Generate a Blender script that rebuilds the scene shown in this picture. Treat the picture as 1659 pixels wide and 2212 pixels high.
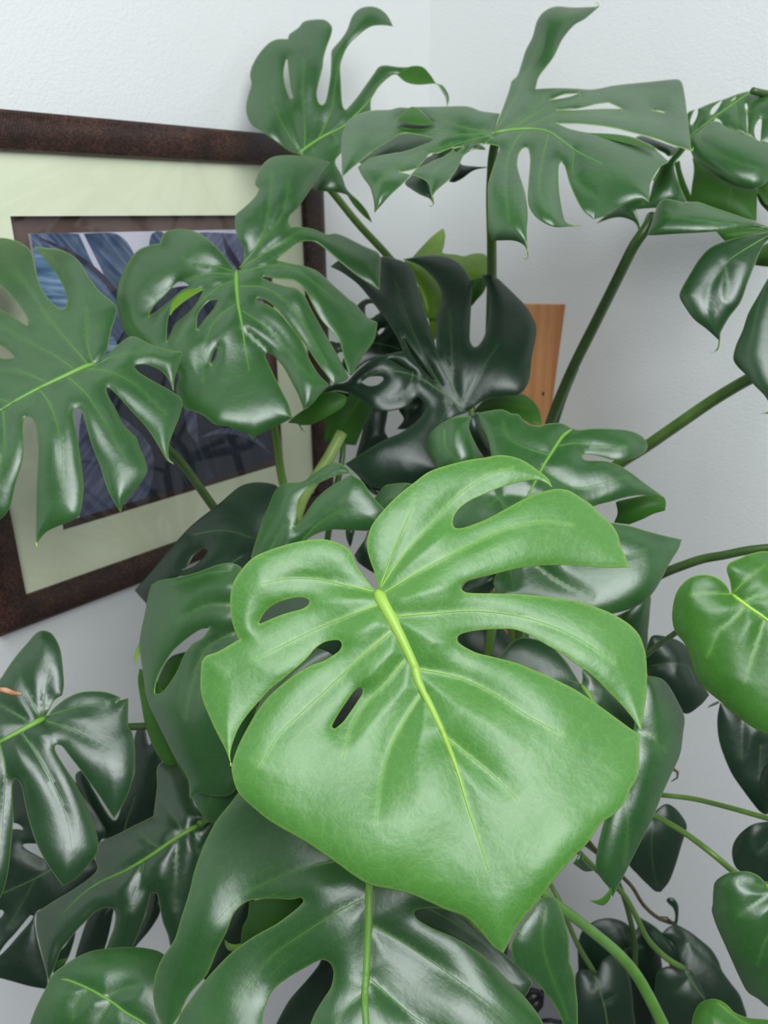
import bpy, bmesh, math, random
import numpy as np
from mathutils import Vector, Matrix
from mathutils.geometry import delaunay_2d_cdt

for o in list(bpy.data.objects):
    bpy.data.objects.remove(o)
S = bpy.context.scene
COL = S.collection

# ------------------------------------------------------------ camera
W_, H_, F_ = 1659.0, 2212.0, 1661.0
def nrm(v):
    v = np.array(v, float); return v / np.linalg.norm(v)
DOWN = nrm((40, 4350, F_))                       # camera frame: x right, y down, z forward
U1 = np.array([1570, -639, F_], float); U1 = nrm(U1 - DOWN * U1.dot(DOWN))
UP = -DOWN
U2 = np.cross(UP, U1)
if U2[2] < 0: U2 = -U2
CORNER = np.array([95 / F_, -646 / F_, 1.0]) * 2.0
CAM_H = 2.30
CAM = np.array([-CORNER.dot(U1), -CORNER.dot(U2), CAM_H])
R_WC = np.array([U1, U2, UP])                    # world = R_WC @ camera vector + CAM
def c2w(p):
    return (np.atleast_2d(p) @ R_WC.T) + CAM
ax = R_WC @ np.array([1, 0, 0]); ay = R_WC @ np.array([0, -1, 0]); az = R_WC @ np.array([0, 0, -1])
cd = bpy.data.cameras.new('camera'); cam = bpy.data.objects.new('camera', cd); COL.objects.link(cam)
cam.matrix_world = Matrix(((ax[0], ay[0], az[0], CAM[0]), (ax[1], ay[1], az[1], CAM[1]), (ax[2], ay[2], az[2], CAM[2]), (0, 0, 0, 1)))
cd.sensor_fit = 'HORIZONTAL'; cd.sensor_width = 36.0; cd.lens = 36.0 * F_ / W_
cd.clip_start = 0.02
cd.dof.use_dof = True; cd.dof.focus_distance = 0.66; cd.dof.aperture_fstop = 11
S.camera = cam

# ------------------------------------------------------------ light
wd = bpy.data.worlds.new('world'); S.world = wd; wd.use_nodes = True
wn = wd.node_tree.nodes; bg = wn['Background']
bg.inputs['Color'].default_value = (0.80, 0.88, 1.0, 1); bg.inputs['Strength'].default_value = 0.16
def area(name, loc, target, sx, sy, power, color):
    l = bpy.data.lights.new(name, 'AREA'); l.shape = 'RECTANGLE'; l.size = sx; l.size_y = sy
    l.energy = power; l.color = color
    o = bpy.data.objects.new(name, l); COL.objects.link(o); o.location = loc
    d = Vector(target) - Vector(loc); o.rotation_euler = d.to_track_quat('-Z', 'Y').to_euler()
    return o
area('skylight', (-2.0, -1.75, 4.1), (-1.2, -1.05, 1.4), 1.8, 1.5, 55, (0.93, 0.97, 1.0))
area('window_daylight', (-2.45, -3.2, 3.85), (-1.3, -.9, 1.5), 1.9, 1.6, 88, (0.93, 0.97, 1.0))
S.view_settings.view_transform = 'Standard'; S.view_settings.look = 'None'
S.view_settings.exposure = -0.08; S.view_settings.gamma = 1.0; S.view_settings.use_curve_mapping = False

# ------------------------------------------------------------ materials
def lin(c):
    return tuple(((x / 255) / 12.92 if x / 255 <= 0.04045 else ((x / 255 + 0.055) / 1.055) ** 2.4) for x in c)
def newmat(name):
    m = bpy.data.materials.new(name); m.use_nodes = True
    nt = m.node_tree; nt.nodes.clear()
    out = nt.nodes.new('ShaderNodeOutputMaterial'); b = nt.nodes.new('ShaderNodeBsdfPrincipled')
    nt.links.new(b.outputs[0], out.inputs[0])
    return m, nt, b, out
def N(nt, t, **k):
    n = nt.nodes.new(t)
    for a, v in k.items():
        if a.startswith('_'): setattr(n, a[1:], v)
        else: n.inputs[a.replace('__', ' ')].default_value = v
    return n
def ramp(nt, src, stops):
    r = nt.nodes.new('ShaderNodeValToRGB'); cr = r.color_ramp
    while len(cr.elements) < len(stops): cr.elements.new(0.5)
    for e, (p, c) in zip(cr.elements, stops):
        e.position = p; e.color = (*c, 1) if len(c) == 3 else c
    nt.links.new(src, r.inputs[0]); return r
def bump(nt, h, strength, dist, prev=None):
    b = nt.nodes.new('ShaderNodeBump'); b.inputs['Strength'].default_value = strength; b.inputs['Distance'].default_value = dist
    nt.links.new(h, b.inputs['Height'])
    if prev: nt.links.new(prev.outputs[0], b.inputs['Normal'])
    return b
def mix(nt, fac, a, b, mode='MIX'):
    m = nt.nodes.new('ShaderNodeMix'); m.data_type = 'RGBA'; m.blend_type = mode
    for sock, v in ((m.inputs[0], fac), (m.inputs[6], a), (m.inputs[7], b)):
        if hasattr(v, 'is_output') or isinstance(v, bpy.types.NodeSocket): nt.links.new(v, sock)
        elif isinstance(v, (int, float)): sock.default_value = v
        else: sock.default_value = (*v, 1)
    return m.outputs[2]

def leaf_mat(name, base, light, vein, rough=0.33, tr=0.12, trc=(120, 170, 40), cell=0.5, coat=0.0, spec=0.5):
    m, nt, b, out = newmat(name)
    tc = nt.nodes.new('ShaderNodeTexCoord')
    n1 = N(nt, 'ShaderNodeTexNoise', Scale=14.0, Detail=3.0, Roughness=0.6)
    nt.links.new(tc.outputs['Object'], n1.inputs['Vector'])
    col = mix(nt, ramp(nt, n1.outputs[0], [(0.35, (0, 0, 0)), (0.7, (1, 1, 1))]).outputs[0], lin(base), lin(light))
    # reticulate net of fine veins
    nd = N(nt, 'ShaderNodeTexNoise', Scale=40.0, Detail=2.0)
    nt.links.new(tc.outputs['Object'], nd.inputs['Vector'])
    dv = nt.nodes.new('ShaderNodeVectorMath'); dv.operation = 'MULTIPLY_ADD'
    nt.links.new(nd.outputs['Color'], dv.inputs[0]); dv.inputs[1].default_value = (.016, .016, .016); nt.links.new(tc.outputs['Object'], dv.inputs[2])
    vo = N(nt, 'ShaderNodeTexVoronoi', Scale=105.0); vo.feature = 'DISTANCE_TO_EDGE'
    nt.links.new(dv.outputs[0], vo.inputs['Vector'])
    as_ = N(nt, 'ShaderNodeAttribute'); as_.attribute_name = 'stria'
    net = ramp(nt, vo.outputs['Distance'], [(0.0, (1, 1, 1)), (0.06, (0, 0, 0))])
    nf = N(nt, 'ShaderNodeMath', _operation='MULTIPLY'); nt.links.new(net.outputs[0], nf.inputs[0]); nf.inputs[1].default_value = 0.13 * cell
    col = mix(nt, nf.outputs[0], col, lin(vein))
    # fine striations that follow the side veins (uv: along / across the nearest vein, in metres)
    uv = N(nt, 'ShaderNodeUVMap'); uv.uv_map = 'veins'
    mp = N(nt, 'ShaderNodeMapping'); mp.inputs['Scale'].default_value = (14, 260, 1); nt.links.new(uv.outputs[0], mp.inputs[0])
    ns = N(nt, 'ShaderNodeTexNoise', Scale=1.0, Detail=2.0); nt.links.new(mp.outputs[0], ns.inputs['Vector'])
    sf = N(nt, 'ShaderNodeMath', _operation='MULTIPLY')
    nt.links.new(ramp(nt, ns.outputs[0], [(0.55, (0, 0, 0)), (0.75, (1, 1, 1))]).outputs[0], sf.inputs[0]); sf.inputs[1].default_value = 0.22; sf2 = N(nt, 'ShaderNodeMath', _operation='MULTIPLY'); nt.links.new(sf.outputs[0], sf2.inputs[0]); nt.links.new(as_.outputs['Fac'], sf2.inputs[1]); sf = sf2; hs = N(nt, 'ShaderNodeMath', _operation='MULTIPLY'); nt.links.new(ns.outputs[0], hs.inputs[0]); nt.links.new(as_.outputs['Fac'], hs.inputs[1])
    col = mix(nt, sf.outputs[0], col, lin(vein))
    # paler halo by the veins and pale margin
    at = N(nt, 'ShaderNodeAttribute'); at.attribute_name = 'vein'
    vf = N(nt, 'ShaderNodeMath', _operation='MULTIPLY'); nt.links.new(at.outputs['Fac'], vf.inputs[0]); vf.inputs[1].default_value = 0.4 if 'young' in name or 'fresh' in name else 0.18
    col = mix(nt, vf.outputs[0], col, lin(vein))
    ae = N(nt, 'ShaderNodeAttribute'); ae.attribute_name = 'margin'
    ef = N(nt, 'ShaderNodeMath', _operation='MULTIPLY'); nt.links.new(ae.outputs['Fac'], ef.inputs[0]); ef.inputs[1].default_value = 0.9 if 'young' in name or 'fresh' in name else 0.5
    col = mix(nt, ef.outputs[0], col, lin(vein if 'dark' in name or 'under' in name else (150, 192, 80)))
    nt.links.new(col, b.inputs['Base Color'])
    b.inputs['Roughness'].default_value = rough; b.inputs['Specular IOR Level'].default_value = spec
    b.inputs['Coat Weight'].default_value = coat; b.inputs['Coat Roughness'].default_value = 0.2
    nw = N(nt, 'ShaderNodeTexNoise', Scale=75.0, Detail=3.0, Roughness=0.55); nt.links.new(tc.outputs['Object'], nw.inputs['Vector'])
    b1 = bump(nt, nw.outputs[0], 0.26 * cell + 0.09, 0.002)
    b2 = bump(nt, hs.outputs[0], 0.25, 0.0006, b1)
    b3 = bump(nt, vo.outputs['Distance'], 0.10 * cell, 0.0008, b2)
    nt.links.new(b3.outputs[0], b.inputs['Normal'])
    t = N(nt, 'ShaderNodeBsdfTranslucent'); t.inputs[0].default_value = (*lin(trc), 1)
    mx = N(nt, 'ShaderNodeMixShader'); mx.inputs[0].default_value = tr
    nt.links.new(b.outputs[0], mx.inputs[1]); nt.links.new(t.outputs[0], mx.inputs[2]); nt.links.new(mx.outputs[0], out.inputs[0])
    return m
def plain(name, c, rough=0.5, c2=None, scale=20, bstr=0.0, spec=0.5, stretch=None):
    m, nt, b, out = newmat(name)
    tc = nt.nodes.new('ShaderNodeTexCoord'); n1 = N(nt, 'ShaderNodeTexNoise', Scale=float(scale), Detail=3.0)
    if stretch:
        mp = N(nt, 'ShaderNodeMapping'); mp.inputs['Scale'].default_value = stretch
        nt.links.new(tc.outputs['Object'], mp.inputs[0]); nt.links.new(mp.outputs[0], n1.inputs['Vector'])
    else: nt.links.new(tc.outputs['Object'], n1.inputs['Vector'])
    nt.links.new(mix(nt, ramp(nt, n1.outputs[0], [(0.35, (0, 0, 0)), (0.65, (1, 1, 1))]).outputs[0], lin(c), lin(c2 or c)), b.inputs['Base Color'])
    b.inputs['Roughness'].default_value = rough; b.inputs['Specular IOR Level'].default_value = spec
    if bstr: nt.links.new(bump(nt, n1.outputs[0], bstr, 0.002).outputs[0], b.inputs['Normal'])
    return m

M = {}
M['young'] = leaf_mat('young_leaf_surface', (68, 126, 42), (80, 138, 52), (140, 184, 100), rough=0.43, tr=0.14, cell=1.0, spec=.95)
M['fresh'] = leaf_mat('fresh_leaf_surface', (54, 104, 34), (66, 118, 42), (112, 160, 70), rough=0.35, tr=0.14, cell=0.6)
M['mature'] = leaf_mat('mature_leaf_surface', (32, 76, 28), (42, 88, 34), (96, 144, 64), rough=0.35, tr=0.05, cell=0.45, spec=.95)
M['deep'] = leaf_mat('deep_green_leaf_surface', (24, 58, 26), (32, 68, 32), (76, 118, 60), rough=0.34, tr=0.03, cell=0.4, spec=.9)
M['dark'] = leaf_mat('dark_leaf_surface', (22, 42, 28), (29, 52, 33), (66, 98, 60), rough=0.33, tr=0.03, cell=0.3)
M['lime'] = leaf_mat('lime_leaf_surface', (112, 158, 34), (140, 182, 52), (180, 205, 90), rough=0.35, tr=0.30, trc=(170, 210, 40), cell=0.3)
M['limeunder'] = leaf_mat('yellow_green_underside', (84, 126, 20), (104, 146, 30), (140, 176, 60), rough=.5, tr=.2, cell=.2, spec=.3)  # lighter, yellower underside colour for the rolled lobe
M['under'] = leaf_mat('leaf_underside', (42, 88, 22), (56, 104, 28), (96, 140, 50), rough=0.5, tr=0.12, cell=0.3, spec=0.3)
M['rim'] = plain('leaf_margin', (132, 176, 72), 0.4, (150, 190, 84))
M['rimdark'] = plain('dark_leaf_margin', (64, 100, 50), 0.4, (80, 118, 58))
def rib_mat(name, pale, deep):
    m, nt, b, out = newmat(name); a = N(nt, 'ShaderNodeAttribute'); a.attribute_name = 'fade'
    nt.links.new(mix(nt, a.outputs['Fac'], lin(pale), lin(deep)), b.inputs['Base Color']); b.inputs['Roughness'].default_value = .42; return m
M['rib_fresh'] = rib_mat('fresh_rib', (150, 196, 66), (88, 144, 52)); M['rib_mature'] = rib_mat('mature_rib', (108, 156, 60), (56, 104, 50))
M['rib_deep'] = rib_mat('deep_rib', (108, 156, 54), (44, 88, 44)); M['rib_lime'] = rib_mat('lime_rib', (170, 205, 80), (140, 182, 60))
M['rib_young2'] = rib_mat('young_rib', (152, 190, 78), (96, 150, 60))
M['rib_young'] = plain('young_midrib', (158, 200, 66), 0.42, (172, 212, 84), 60)
M['rib'] = plain('mature_midrib', (112, 158, 66), 0.4, (128, 172, 78), 60)
M['rib_dark'] = plain('dark_midrib', (70, 104, 58), 0.4, (82, 116, 64), 60)
M['vein_young'] = plain('young_side_vein', (122, 172, 72), 0.42, (134, 182, 82), 60)
M['vein_mature'] = plain('mature_side_vein', (80, 128, 62), 0.4, (88, 136, 68), 60)
M['vein_deep'] = plain('deep_side_vein', (60, 102, 54), 0.4, (66, 110, 58), 60)
M['petiole'] = plain('petiole_green', (74, 108, 40), 0.38, (92, 124, 50), 30, 0.1, stretch=(1, 1, .15))
M['petiole_pale'] = plain('petiole_pale_green', (130, 158, 80), 0.42, (146, 172, 92), 30, 0.1)
M['petiole_dark'] = plain('petiole_dark_green', (52, 80, 32), 0.38, (64, 92, 38), 30, 0.1)
M['petiole_bright'] = plain('petiole_bright_green', (96, 146, 58), 0.36, (84, 130, 50), 30, 0.1)
M['root'] = plain('aerial_root_brown', (66, 58, 34), 0.7, (88, 80, 44), 60, 0.3)
M['dry'] = plain('dry_tan', (196, 150, 112), 0.8, (160, 110, 78), 90, 0.4)
M['black'] = plain('black_cable', (16, 16, 18), 0.45)

# ------------------------------------------------------------ helpers
def link(name, me, parent=None, loc=None):
    o = bpy.data.objects.new(name, me); COL.objects.link(o)
    if loc is not None: o.location = loc
    if parent is not None:
        o.parent = parent
        if loc is not None: o.location = Vector(loc) - PW(parent)
    return o
_PW = {}
def PW(o):
    v = Vector((0, 0, 0))
    while o is not None:
        v = v + o.location; o = o.parent
    return v
def mesh_obj(name, verts, faces, mats, parent=None, loc=None, smooth=True):
    verts = np.asarray(verts, float)
    if loc is None: loc = verts.mean(0)
    loc = np.asarray(loc, float)
    me = bpy.data.meshes.new(name); me.from_pydata([tuple(v) for v in (verts - loc)], [], [tuple(int(i) for i in f) for f in faces])
    for m in (mats if isinstance(mats, (list, tuple)) else [mats]): me.materials.append(m)
    if smooth: me.polygons.foreach_set('use_smooth', [True] * len(me.polygons))
    me.update()
    return link(name, me, parent, loc)
def tag(o, label=None, cat=None, group=None, kind=None):
    if label: o['label'] = label
    if cat: o['category'] = cat
    if group: o['group'] = group
    if kind: o['kind'] = kind
    return o
def empty(name, loc):
    o = bpy.data.objects.new(name, None); o.empty_display_size = 0.05; COL.objects.link(o); o.location = loc; return o
def ray(p):
    p = np.atleast_2d(p).astype(float)
    return np.stack([(p[:, 0] - W_ / 2) / F_, (p[:, 1] - H_ / 2) / F_, np.ones(len(p))], 1)
def at(x, y, z):                                  # point at depth z in front of the camera
    return c2w(ray((x, y)) * z)[0]
def on_left(x, y, off=0.0):                       # point on the left wall (plane y = -off)
    d = R_WC @ ray((x, y))[0]; t = (-off - CAM[1]) / d[1]; return CAM + d * t
def tube(pts, radii, seg=8, cap=True):
    pts = np.asarray(pts, float); n = len(pts); V = []; Fc = []
    T = np.gradient(pts, axis=0); T /= np.linalg.norm(T, axis=1)[:, None] + 1e-12
    ref = np.array([0.3, 0.2, 0.93]); a = np.cross(T[0], ref); a /= np.linalg.norm(a)
    for i in range(n):
        a = a - T[i] * a.dot(T[i]); a /= np.linalg.norm(a) + 1e-12; b = np.cross(T[i], a)
        for k in range(seg):
            th = 2 * math.pi * k / seg; V.append(pts[i] + radii[i] * (math.cos(th) * a + math.sin(th) * b))
    for i in range(n - 1):
        for k in range(seg):
            k2 = (k + 1) % seg; Fc.append((i * seg + k, i * seg + k2, (i + 1) * seg + k2, (i + 1) * seg + k))
    if cap: Fc.append(tuple(range(seg))[::-1]); Fc.append(tuple((n - 1) * seg + k for k in range(seg)))
    return V, Fc
def cat_rom(P, step):
    P = np.asarray(P, float)
    if len(P) < 3:
        n = max(2, int(np.linalg.norm(P[-1][:2] - P[0][:2]) / step) + 1)
        return np.array([P[0] + (P[-1] - P[0]) * t for t in np.linspace(0, 1, n)])
    Q = np.vstack([2 * P[0] - P[1], P, 2 * P[-1] - P[-2]]); out = []
    for i in range(1, len(Q) - 2):
        p0, p1, p2, p3 = Q[i - 1], Q[i], Q[i + 1], Q[i + 2]
        L = np.linalg.norm((p2 - p1)[:2]) + 1e-9; n = max(1, int(round(L / step)))
        m1 = (p2 - p0) * .5; m2 = (p3 - p1) * .5
        for m in (m1, m2):
            q = np.linalg.norm(m[:2])
            if q > L: m *= L / q
        for k in range(n):
            t = k / n; out.append((2*t**3-3*t*t+1)*p1 + (t**3-2*t*t+t)*m1 + (-2*t**3+3*t*t)*p2 + (t**3-t*t)*m2)
    out.append(P[-1]); return np.array(out)

TR = {'P': (0, 0, 1), 'T1': (0, 200, 2.37), 'T2': (500, 0, 2.765), 'T3': (1000, 0, 2.5175), 'T4': (600, 500, 2.37), 'T5': (1250, 400, 2.457),
      'T6': (0, 850, 2.37), 'U1': (0, 1350, 2.567), 'U2': (250, 950, 2.552), 'U3': (850, 850, 2.552), 'U4': (1200, 1150, 2.083),
      'U5': (250, 1650, 1.58), 'U6': (1150, 1750, 3.259), 'U7': (420, 950, 1.659), 'V1': (960, 1200, 4.1475), 'V2': (1300, 150, 4.4235),
      'V3': (640, 850, 5.184), 'V4': (0, 1650, 3.935), 'V5': (1100, 1950, 5.53), 'V6': (1380, 1330, 2.509), 'V7': (350, 1850, 3.016),
      'W1': (0, 450, 2.988), 'W2': (240, 320, 2.765), 'W3': (700, 180, 3.95), 'W4': (680, 480, 5.529), 'W5': (400, 1200, 4.1475)}
def parse(s, T):
    ox, oy, k = TR[T]; P = []; C = []
    for t in s.split():
        c = t.endswith('!'); a = t.rstrip('!').split(',')
        P.append([float(a[0]) / k + ox, float(a[1]) / k + oy] + [float(v) for v in a[2:]]); C.append(c)
    return np.array(P), C
def closed(s, T, step):
    P, C = parse(s, T); n = len(P)
    if any(C):
        i0 = C.index(True); P = np.roll(P, -i0, axis=0); C = C[i0:] + C[:i0]
        ids = [i for i in range(n) if C[i]] + [n]; PP = np.vstack([P, P[:1]]); out = []
        for a, b in zip(ids[:-1], ids[1:]): out.append(cat_rom(PP[a:b + 1], step)[:-1])
        return np.vstack(out)
    Q = np.vstack([P[-2:], P, P[:3]]); r = cat_rom(Q, step)
    # cut the wrapped-around ends
    d0 = np.argmin(np.linalg.norm(r[:len(r) // 2] - P[0], axis=1)); d1 = len(r) // 2 + np.argmin(np.linalg.norm(r[len(r) // 2:] - P[0], axis=1))
    return r[d0:d1]
def inside(poly, pts):
    x, y = pts[:, 0], pts[:, 1]; r = np.zeros(len(pts), bool); j = len(poly) - 1
    for i in range(len(poly)):
        xi, yi = poly[i]; xj, yj = poly[j]
        if yi != yj:
            c = ((yi > y) != (yj > y)) & (x < (xj - xi) * (y - yi) / (yj - yi) + xi); r ^= c
        j = i
    return r
def near(pts, ref):
    d = np.empty(len(pts)); k = np.empty(len(pts), int)
    for a in range(0, len(pts), 2000):
        D = np.hypot(pts[a:a+2000, 0][:, None] - ref[:, 0][None], pts[a:a+2000, 1][:, None] - ref[:, 1][None])
        k[a:a+2000] = D.argmin(1); d[a:a+2000] = D.min(1)
    return d, k

RIBM = {'young': 'rib_young', 'fresh': 'rib_young', 'mature': 'rib', 'deep': 'rib', 'dark': 'rib_dark', 'lime': 'rib_young', 'under': 'rib'}
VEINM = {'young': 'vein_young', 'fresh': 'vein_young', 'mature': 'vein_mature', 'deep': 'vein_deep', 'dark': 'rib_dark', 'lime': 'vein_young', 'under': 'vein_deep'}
SEED = [11]
def leaf(T, out, z, n, mat='mature', holes=(), mid=None, midw=(10, 3), veins=(), vw=3.2, c=None, quilt=.004, edge=.005, droop=.02, tip=.02,
         wave=.003, step=None, label=None, under=(), parent=None, name='leaf', thick=.0007, bend=.22, qs=.013):
    """one leaf blade with its own place, tilt, thickness and relief; mid/veins become raised ribs"""
    k_ = TR[T][2]; midw = (midw[0] / k_ * 1.3, midw[1] / k_ * 1.3) if k_ > 1 else midw; vw = max(1.6, vw / k_ * 1.35) if k_ > 1 else vw
    SEED[0] += 1; rng = np.random.RandomState(SEED[0])
    par = parent or PLANT
    bs = 5.0 if step is None else min(5.0, step * .6)
    O = closed(out, T, bs); HL = [closed(h, T, bs) for h in holes]
    size = max(np.ptp(O[:, 0]), np.ptp(O[:, 1]))
    g = step or max(6.0, min(8.5, size / 50))
    x0, y0 = O.min(0); x1, y1 = O.max(0); G = []
    r = 0; y = y0
    while y < y1:
        xs = np.arange(x0 + (g / 2 if r % 2 else 0), x1, g); G.append(np.stack([xs, np.full(len(xs), y)], 1)); y += g * .866; r += 1
    G = np.vstack(G); B = np.vstack([O] + HL)
    ok = inside(O, G)
    for h in HL: ok &= ~inside(h, G)
    G = G[ok]; 
    if len(G):
        db, _ = near(G, B); G = G[db > g * .55]
    VE = []; VP = []; G_IN = []
    for q in [parse(v, T)[0] for v in ([mid] if mid else []) + list(veins)]:
        q = cat_rom(q, 5); q = q[inside(O, q)]
        for h in HL: q = q[~inside(h, q)]
        if len(q): q = q[near(q, B)[0] > 3.0]
        if len(q) and VP: q = q[near(q, np.vstack(VP))[0] > 3.0]
        if len(q) > 1: VP.append(q)
    for L in [O] + HL:                             # inset row just inside the margin, for a crisp edge
        tg = np.roll(L, -1, 0) - np.roll(L, 1, 0); tg /= np.linalg.norm(tg, axis=1)[:, None] + 1e-9
        for sg in (1, -1):
            q = L + sg * 2.4 * np.stack([-tg[:, 1], tg[:, 0]], 1); q = q[inside(O, q)]
            for h in HL: q = q[~inside(h, q)]
            if len(q): q = q[near(q, B)[0] > 1.9]
            if len(q) and VP: q = q[near(q, np.vstack(VP))[0] > 1.5]
            if len(q): G_IN.append(q)
    if VP and len(G): G = G[near(G, np.vstack(VP))[0] > g * .45]
    k0 = len(B)
    for q in VP:
        VE += [(k0 + i, k0 + i + 1) for i in range(len(q) - 1) if np.linalg.norm(q[i + 1] - q[i]) < 9]; k0 += len(q)
    V = np.vstack([B] + VP + G_IN + ([G] if len(G) else []))
    E = []; s = 0
    for L in [O] + HL:
        m = len(L); E += [(s + i, s + (i + 1) % m) for i in range(m)]; s += m
    E += VE
    r = delaunay_2d_cdt([Vector(v) for v in V], E, [], 0, 1e-3)
    V = np.array([tuple(v) for v in r[0]]); Fc = np.array([f for f in r[2] if len(f) == 3])
    cen = V[Fc].mean(1); ok = inside(O, cen)
    for h in HL: ok &= ~inside(h, cen)
    Fc = Fc[ok]
    used = np.unique(Fc); mp = -np.ones(len(V), int); mp[used] = np.arange(len(used)); V = V[used]; Fc = mp[Fc]
    # ribs in the plane
    midp = cat_rom(parse(mid, T)[0], 6) if mid else None
    vps = [cat_rom(parse(v, T)[0], 6) for v in veins]
    rib = [p for p in ([midp] if midp is not None else []) + vps]
    px = z / F_
    C0 = np.array(c if c else (O.mean(0))); 
    if midp is not None: b0 = midp[0]; t0 = midp[-1]
    else:
        q = O - O.mean(0); w, ev = np.linalg.eigh(q.T @ q); b0 = O.mean(0) - ev[:, 1] * size * .4; t0 = O.mean(0) + ev[:, 1] * size * .4
    axv = (t0 - b0) / (np.linalg.norm(t0 - b0) + 1e-9); per = np.array([-axv[1], axv[0]])
    nn = nrm((n[0], -n[1], -n[2])); d = nn.dot(ray(C0)[0] * z)
    rib = [np.vstack([q[:-1][:, None] + (q[1:] - q[:-1])[:, None] * np.array([0, .25, .5, .75])[None, :, None]]).reshape(-1, 2) for q in rib]
    RB = np.vstack(rib) if rib else None
    ph = rng.rand(6, 4)
    BS = np.vstack([O] + HL)
    def height(p):
        db, _ = near(p, BS); q = p - b0; s_ = (q @ per) / (size * .5); t_ = np.clip((q @ axv) / (size * .75), -1, 1.4)
        h = -droop * s_ ** 2 - tip * np.clip(t_, 0, 2) ** 2 - tip * .5 * np.clip(-t_, 0, 2) ** 2
        h -= edge * np.exp(-db * px / .011)
        if RB is not None:
            va_ = np.zeros(len(p))
            for q_ in rib:
                dv, kk = near(p, q_); dm = np.sqrt((dv * px) ** 2 + 9e-6) - .003
                va_ = np.maximum(va_, (1 - np.linspace(0, 1, len(q_)) ** 2)[kk] * np.exp(-dm / qs))
            h += quilt * (1 - va_) 
        m = p * px
        for k in range(6):
            fr = (6 + 9 * ph[k, 0]) * (1 if k < 3 else 2.3); th = ph[k, 1] * 6.283
            h += wave * (.7 if k < 3 else .05) * np.sin(fr * 6.283 * .55 * (m[:, 0] * math.cos(th) + m[:, 1] * math.sin(th)) + ph[k, 2] * 6.283)
        return h
    def place(p, lift=0.0):  # lift in metres towards the viewer
        R = ray(p); t0_ = d / (R @ nn); t1_ = z * (1 + bend * np.tanh((t0_ / z - 1) / bend)); t = t1_ + (height(p) + lift) / (R @ nn); return c2w(R * t[:, None])
    SG = 1.0                                       # nn points to the camera, so d < 0 and + is towards the viewer
    P3 = place(V)
    base3 = place(np.array([b0]))[0]
    # winding towards the camera
    e = np.cross(P3[Fc[:, 1]] - P3[Fc[:, 0]], P3[Fc[:, 2]] - P3[Fc[:, 0]]); vis = ((CAM - P3[Fc[:, 0]]) * e).sum(1) < 0
    Fc[vis] = Fc[vis][:, ::-1]
    if name == 'leaf' or True:
        mats = [M[mat], M['under'] if mat not in ('dark', 'under') else M['under'], M['rimdark' if mat in ('dark', 'under', 'deep') else 'rim']]
    ob = mesh_obj(name, P3, Fc, mats, par, base3)
    me = ob.data
    db, _ = near(V, BS); ma = np.clip(1 - db * px / .0012, 0, 1)
    if RB is not None: dv, kv = near(V, RB)
    else: dv, kv = np.abs((V - b0) @ per), None
    a = me.attributes.new('margin', 'FLOAT', 'POINT'); a.data.foreach_set('value', ma)
    va = np.exp(-(dv * px / .0016) ** 2) if RB is not None else np.zeros(len(V))
    a = me.attributes.new('vein', 'FLOAT', 'POINT'); a.data.foreach_set('value', va)
    if RB is not None:
        cum = np.concatenate([np.concatenate([[0], np.cumsum(np.linalg.norm(np.diff(q, axis=0), axis=1))]) for q in rib])
        uu = cum[kv] * px; tt = np.concatenate([np.linspace(0, 1, len(q)) for q in rib])[kv]; sw = np.clip((1 - tt) * 6, 0, 1) * np.exp(-dv * px / .03)
    else: uu = ((V - b0) @ axv) * px; sw = np.ones(len(V)) * .6
    a = me.attributes.new('stria', 'FLOAT', 'POINT'); a.data.foreach_set('value', sw)
    uvl = me.uv_layers.new(name='veins'); li = np.array([l.vertex_index for l in me.loops])
    uvl.data.foreach_set('uv', np.stack([uu[li], (dv * px)[li]], 1).ravel())
    so = ob.modifiers.new('thickness', 'SOLIDIFY'); so.thickness = thick; so.offset = -1; so.use_rim = True
    so.material_offset = 1; so.material_offset_rim = 2
    if label: ob['label'] = label
    # raised ribs
    def ribmesh(q, w0, w1, nm):
        keep = inside(O, q); keep[0] = True
        if keep.sum() < 3: return
        q = q[:np.where(keep)[0].max() + 1]
        w = (w1 + (w0 - w1) * (1 - np.linspace(0, 1, len(q))) ** 1.5) * .5 * px; w[:3] *= np.array([.45, .75, .92])[:len(w[:3])]
        p3 = place(q, -w * (.3 if nm == 'midrib' else -.15)); V_, F__ = tube(p3 + (CAM - p3) / np.linalg.norm(CAM - p3, axis=1)[:, None] * (w * .05)[:, None], w, 6)
        ro = mesh_obj(nm, V_, F__, M[{'young': 'rib_young2'}.get(mat, 'rib_' + mat if 'rib_' + mat in M else 'rib_mature')], ob, p3[0])
        fa = np.linspace(0, 1, len(q)); fa = fa ** 2.5 * .8 if nm == 'midrib' else .25 + .75 * np.clip(fa * 1.3, 0, 1)
        fa = np.repeat(fa, 6); at_ = ro.data.attributes.new('fade', 'FLOAT', 'POINT'); at_.data.foreach_set('value', fa)
    if midp is not None: ribmesh(midp, midw[0], midw[1], 'midrib')
    for q in vps: ribmesh(q, vw * .62, vw * .12, 'vein')
    for (uo, dz) in under:
        leaf(T, uo, z - dz, n, 'under', c=tuple(C0), quilt=0, edge=.002, droop=0, tip=0, wave=.001, parent=ob, name='curled_edge', thick=.0006)
    return ob

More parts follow.
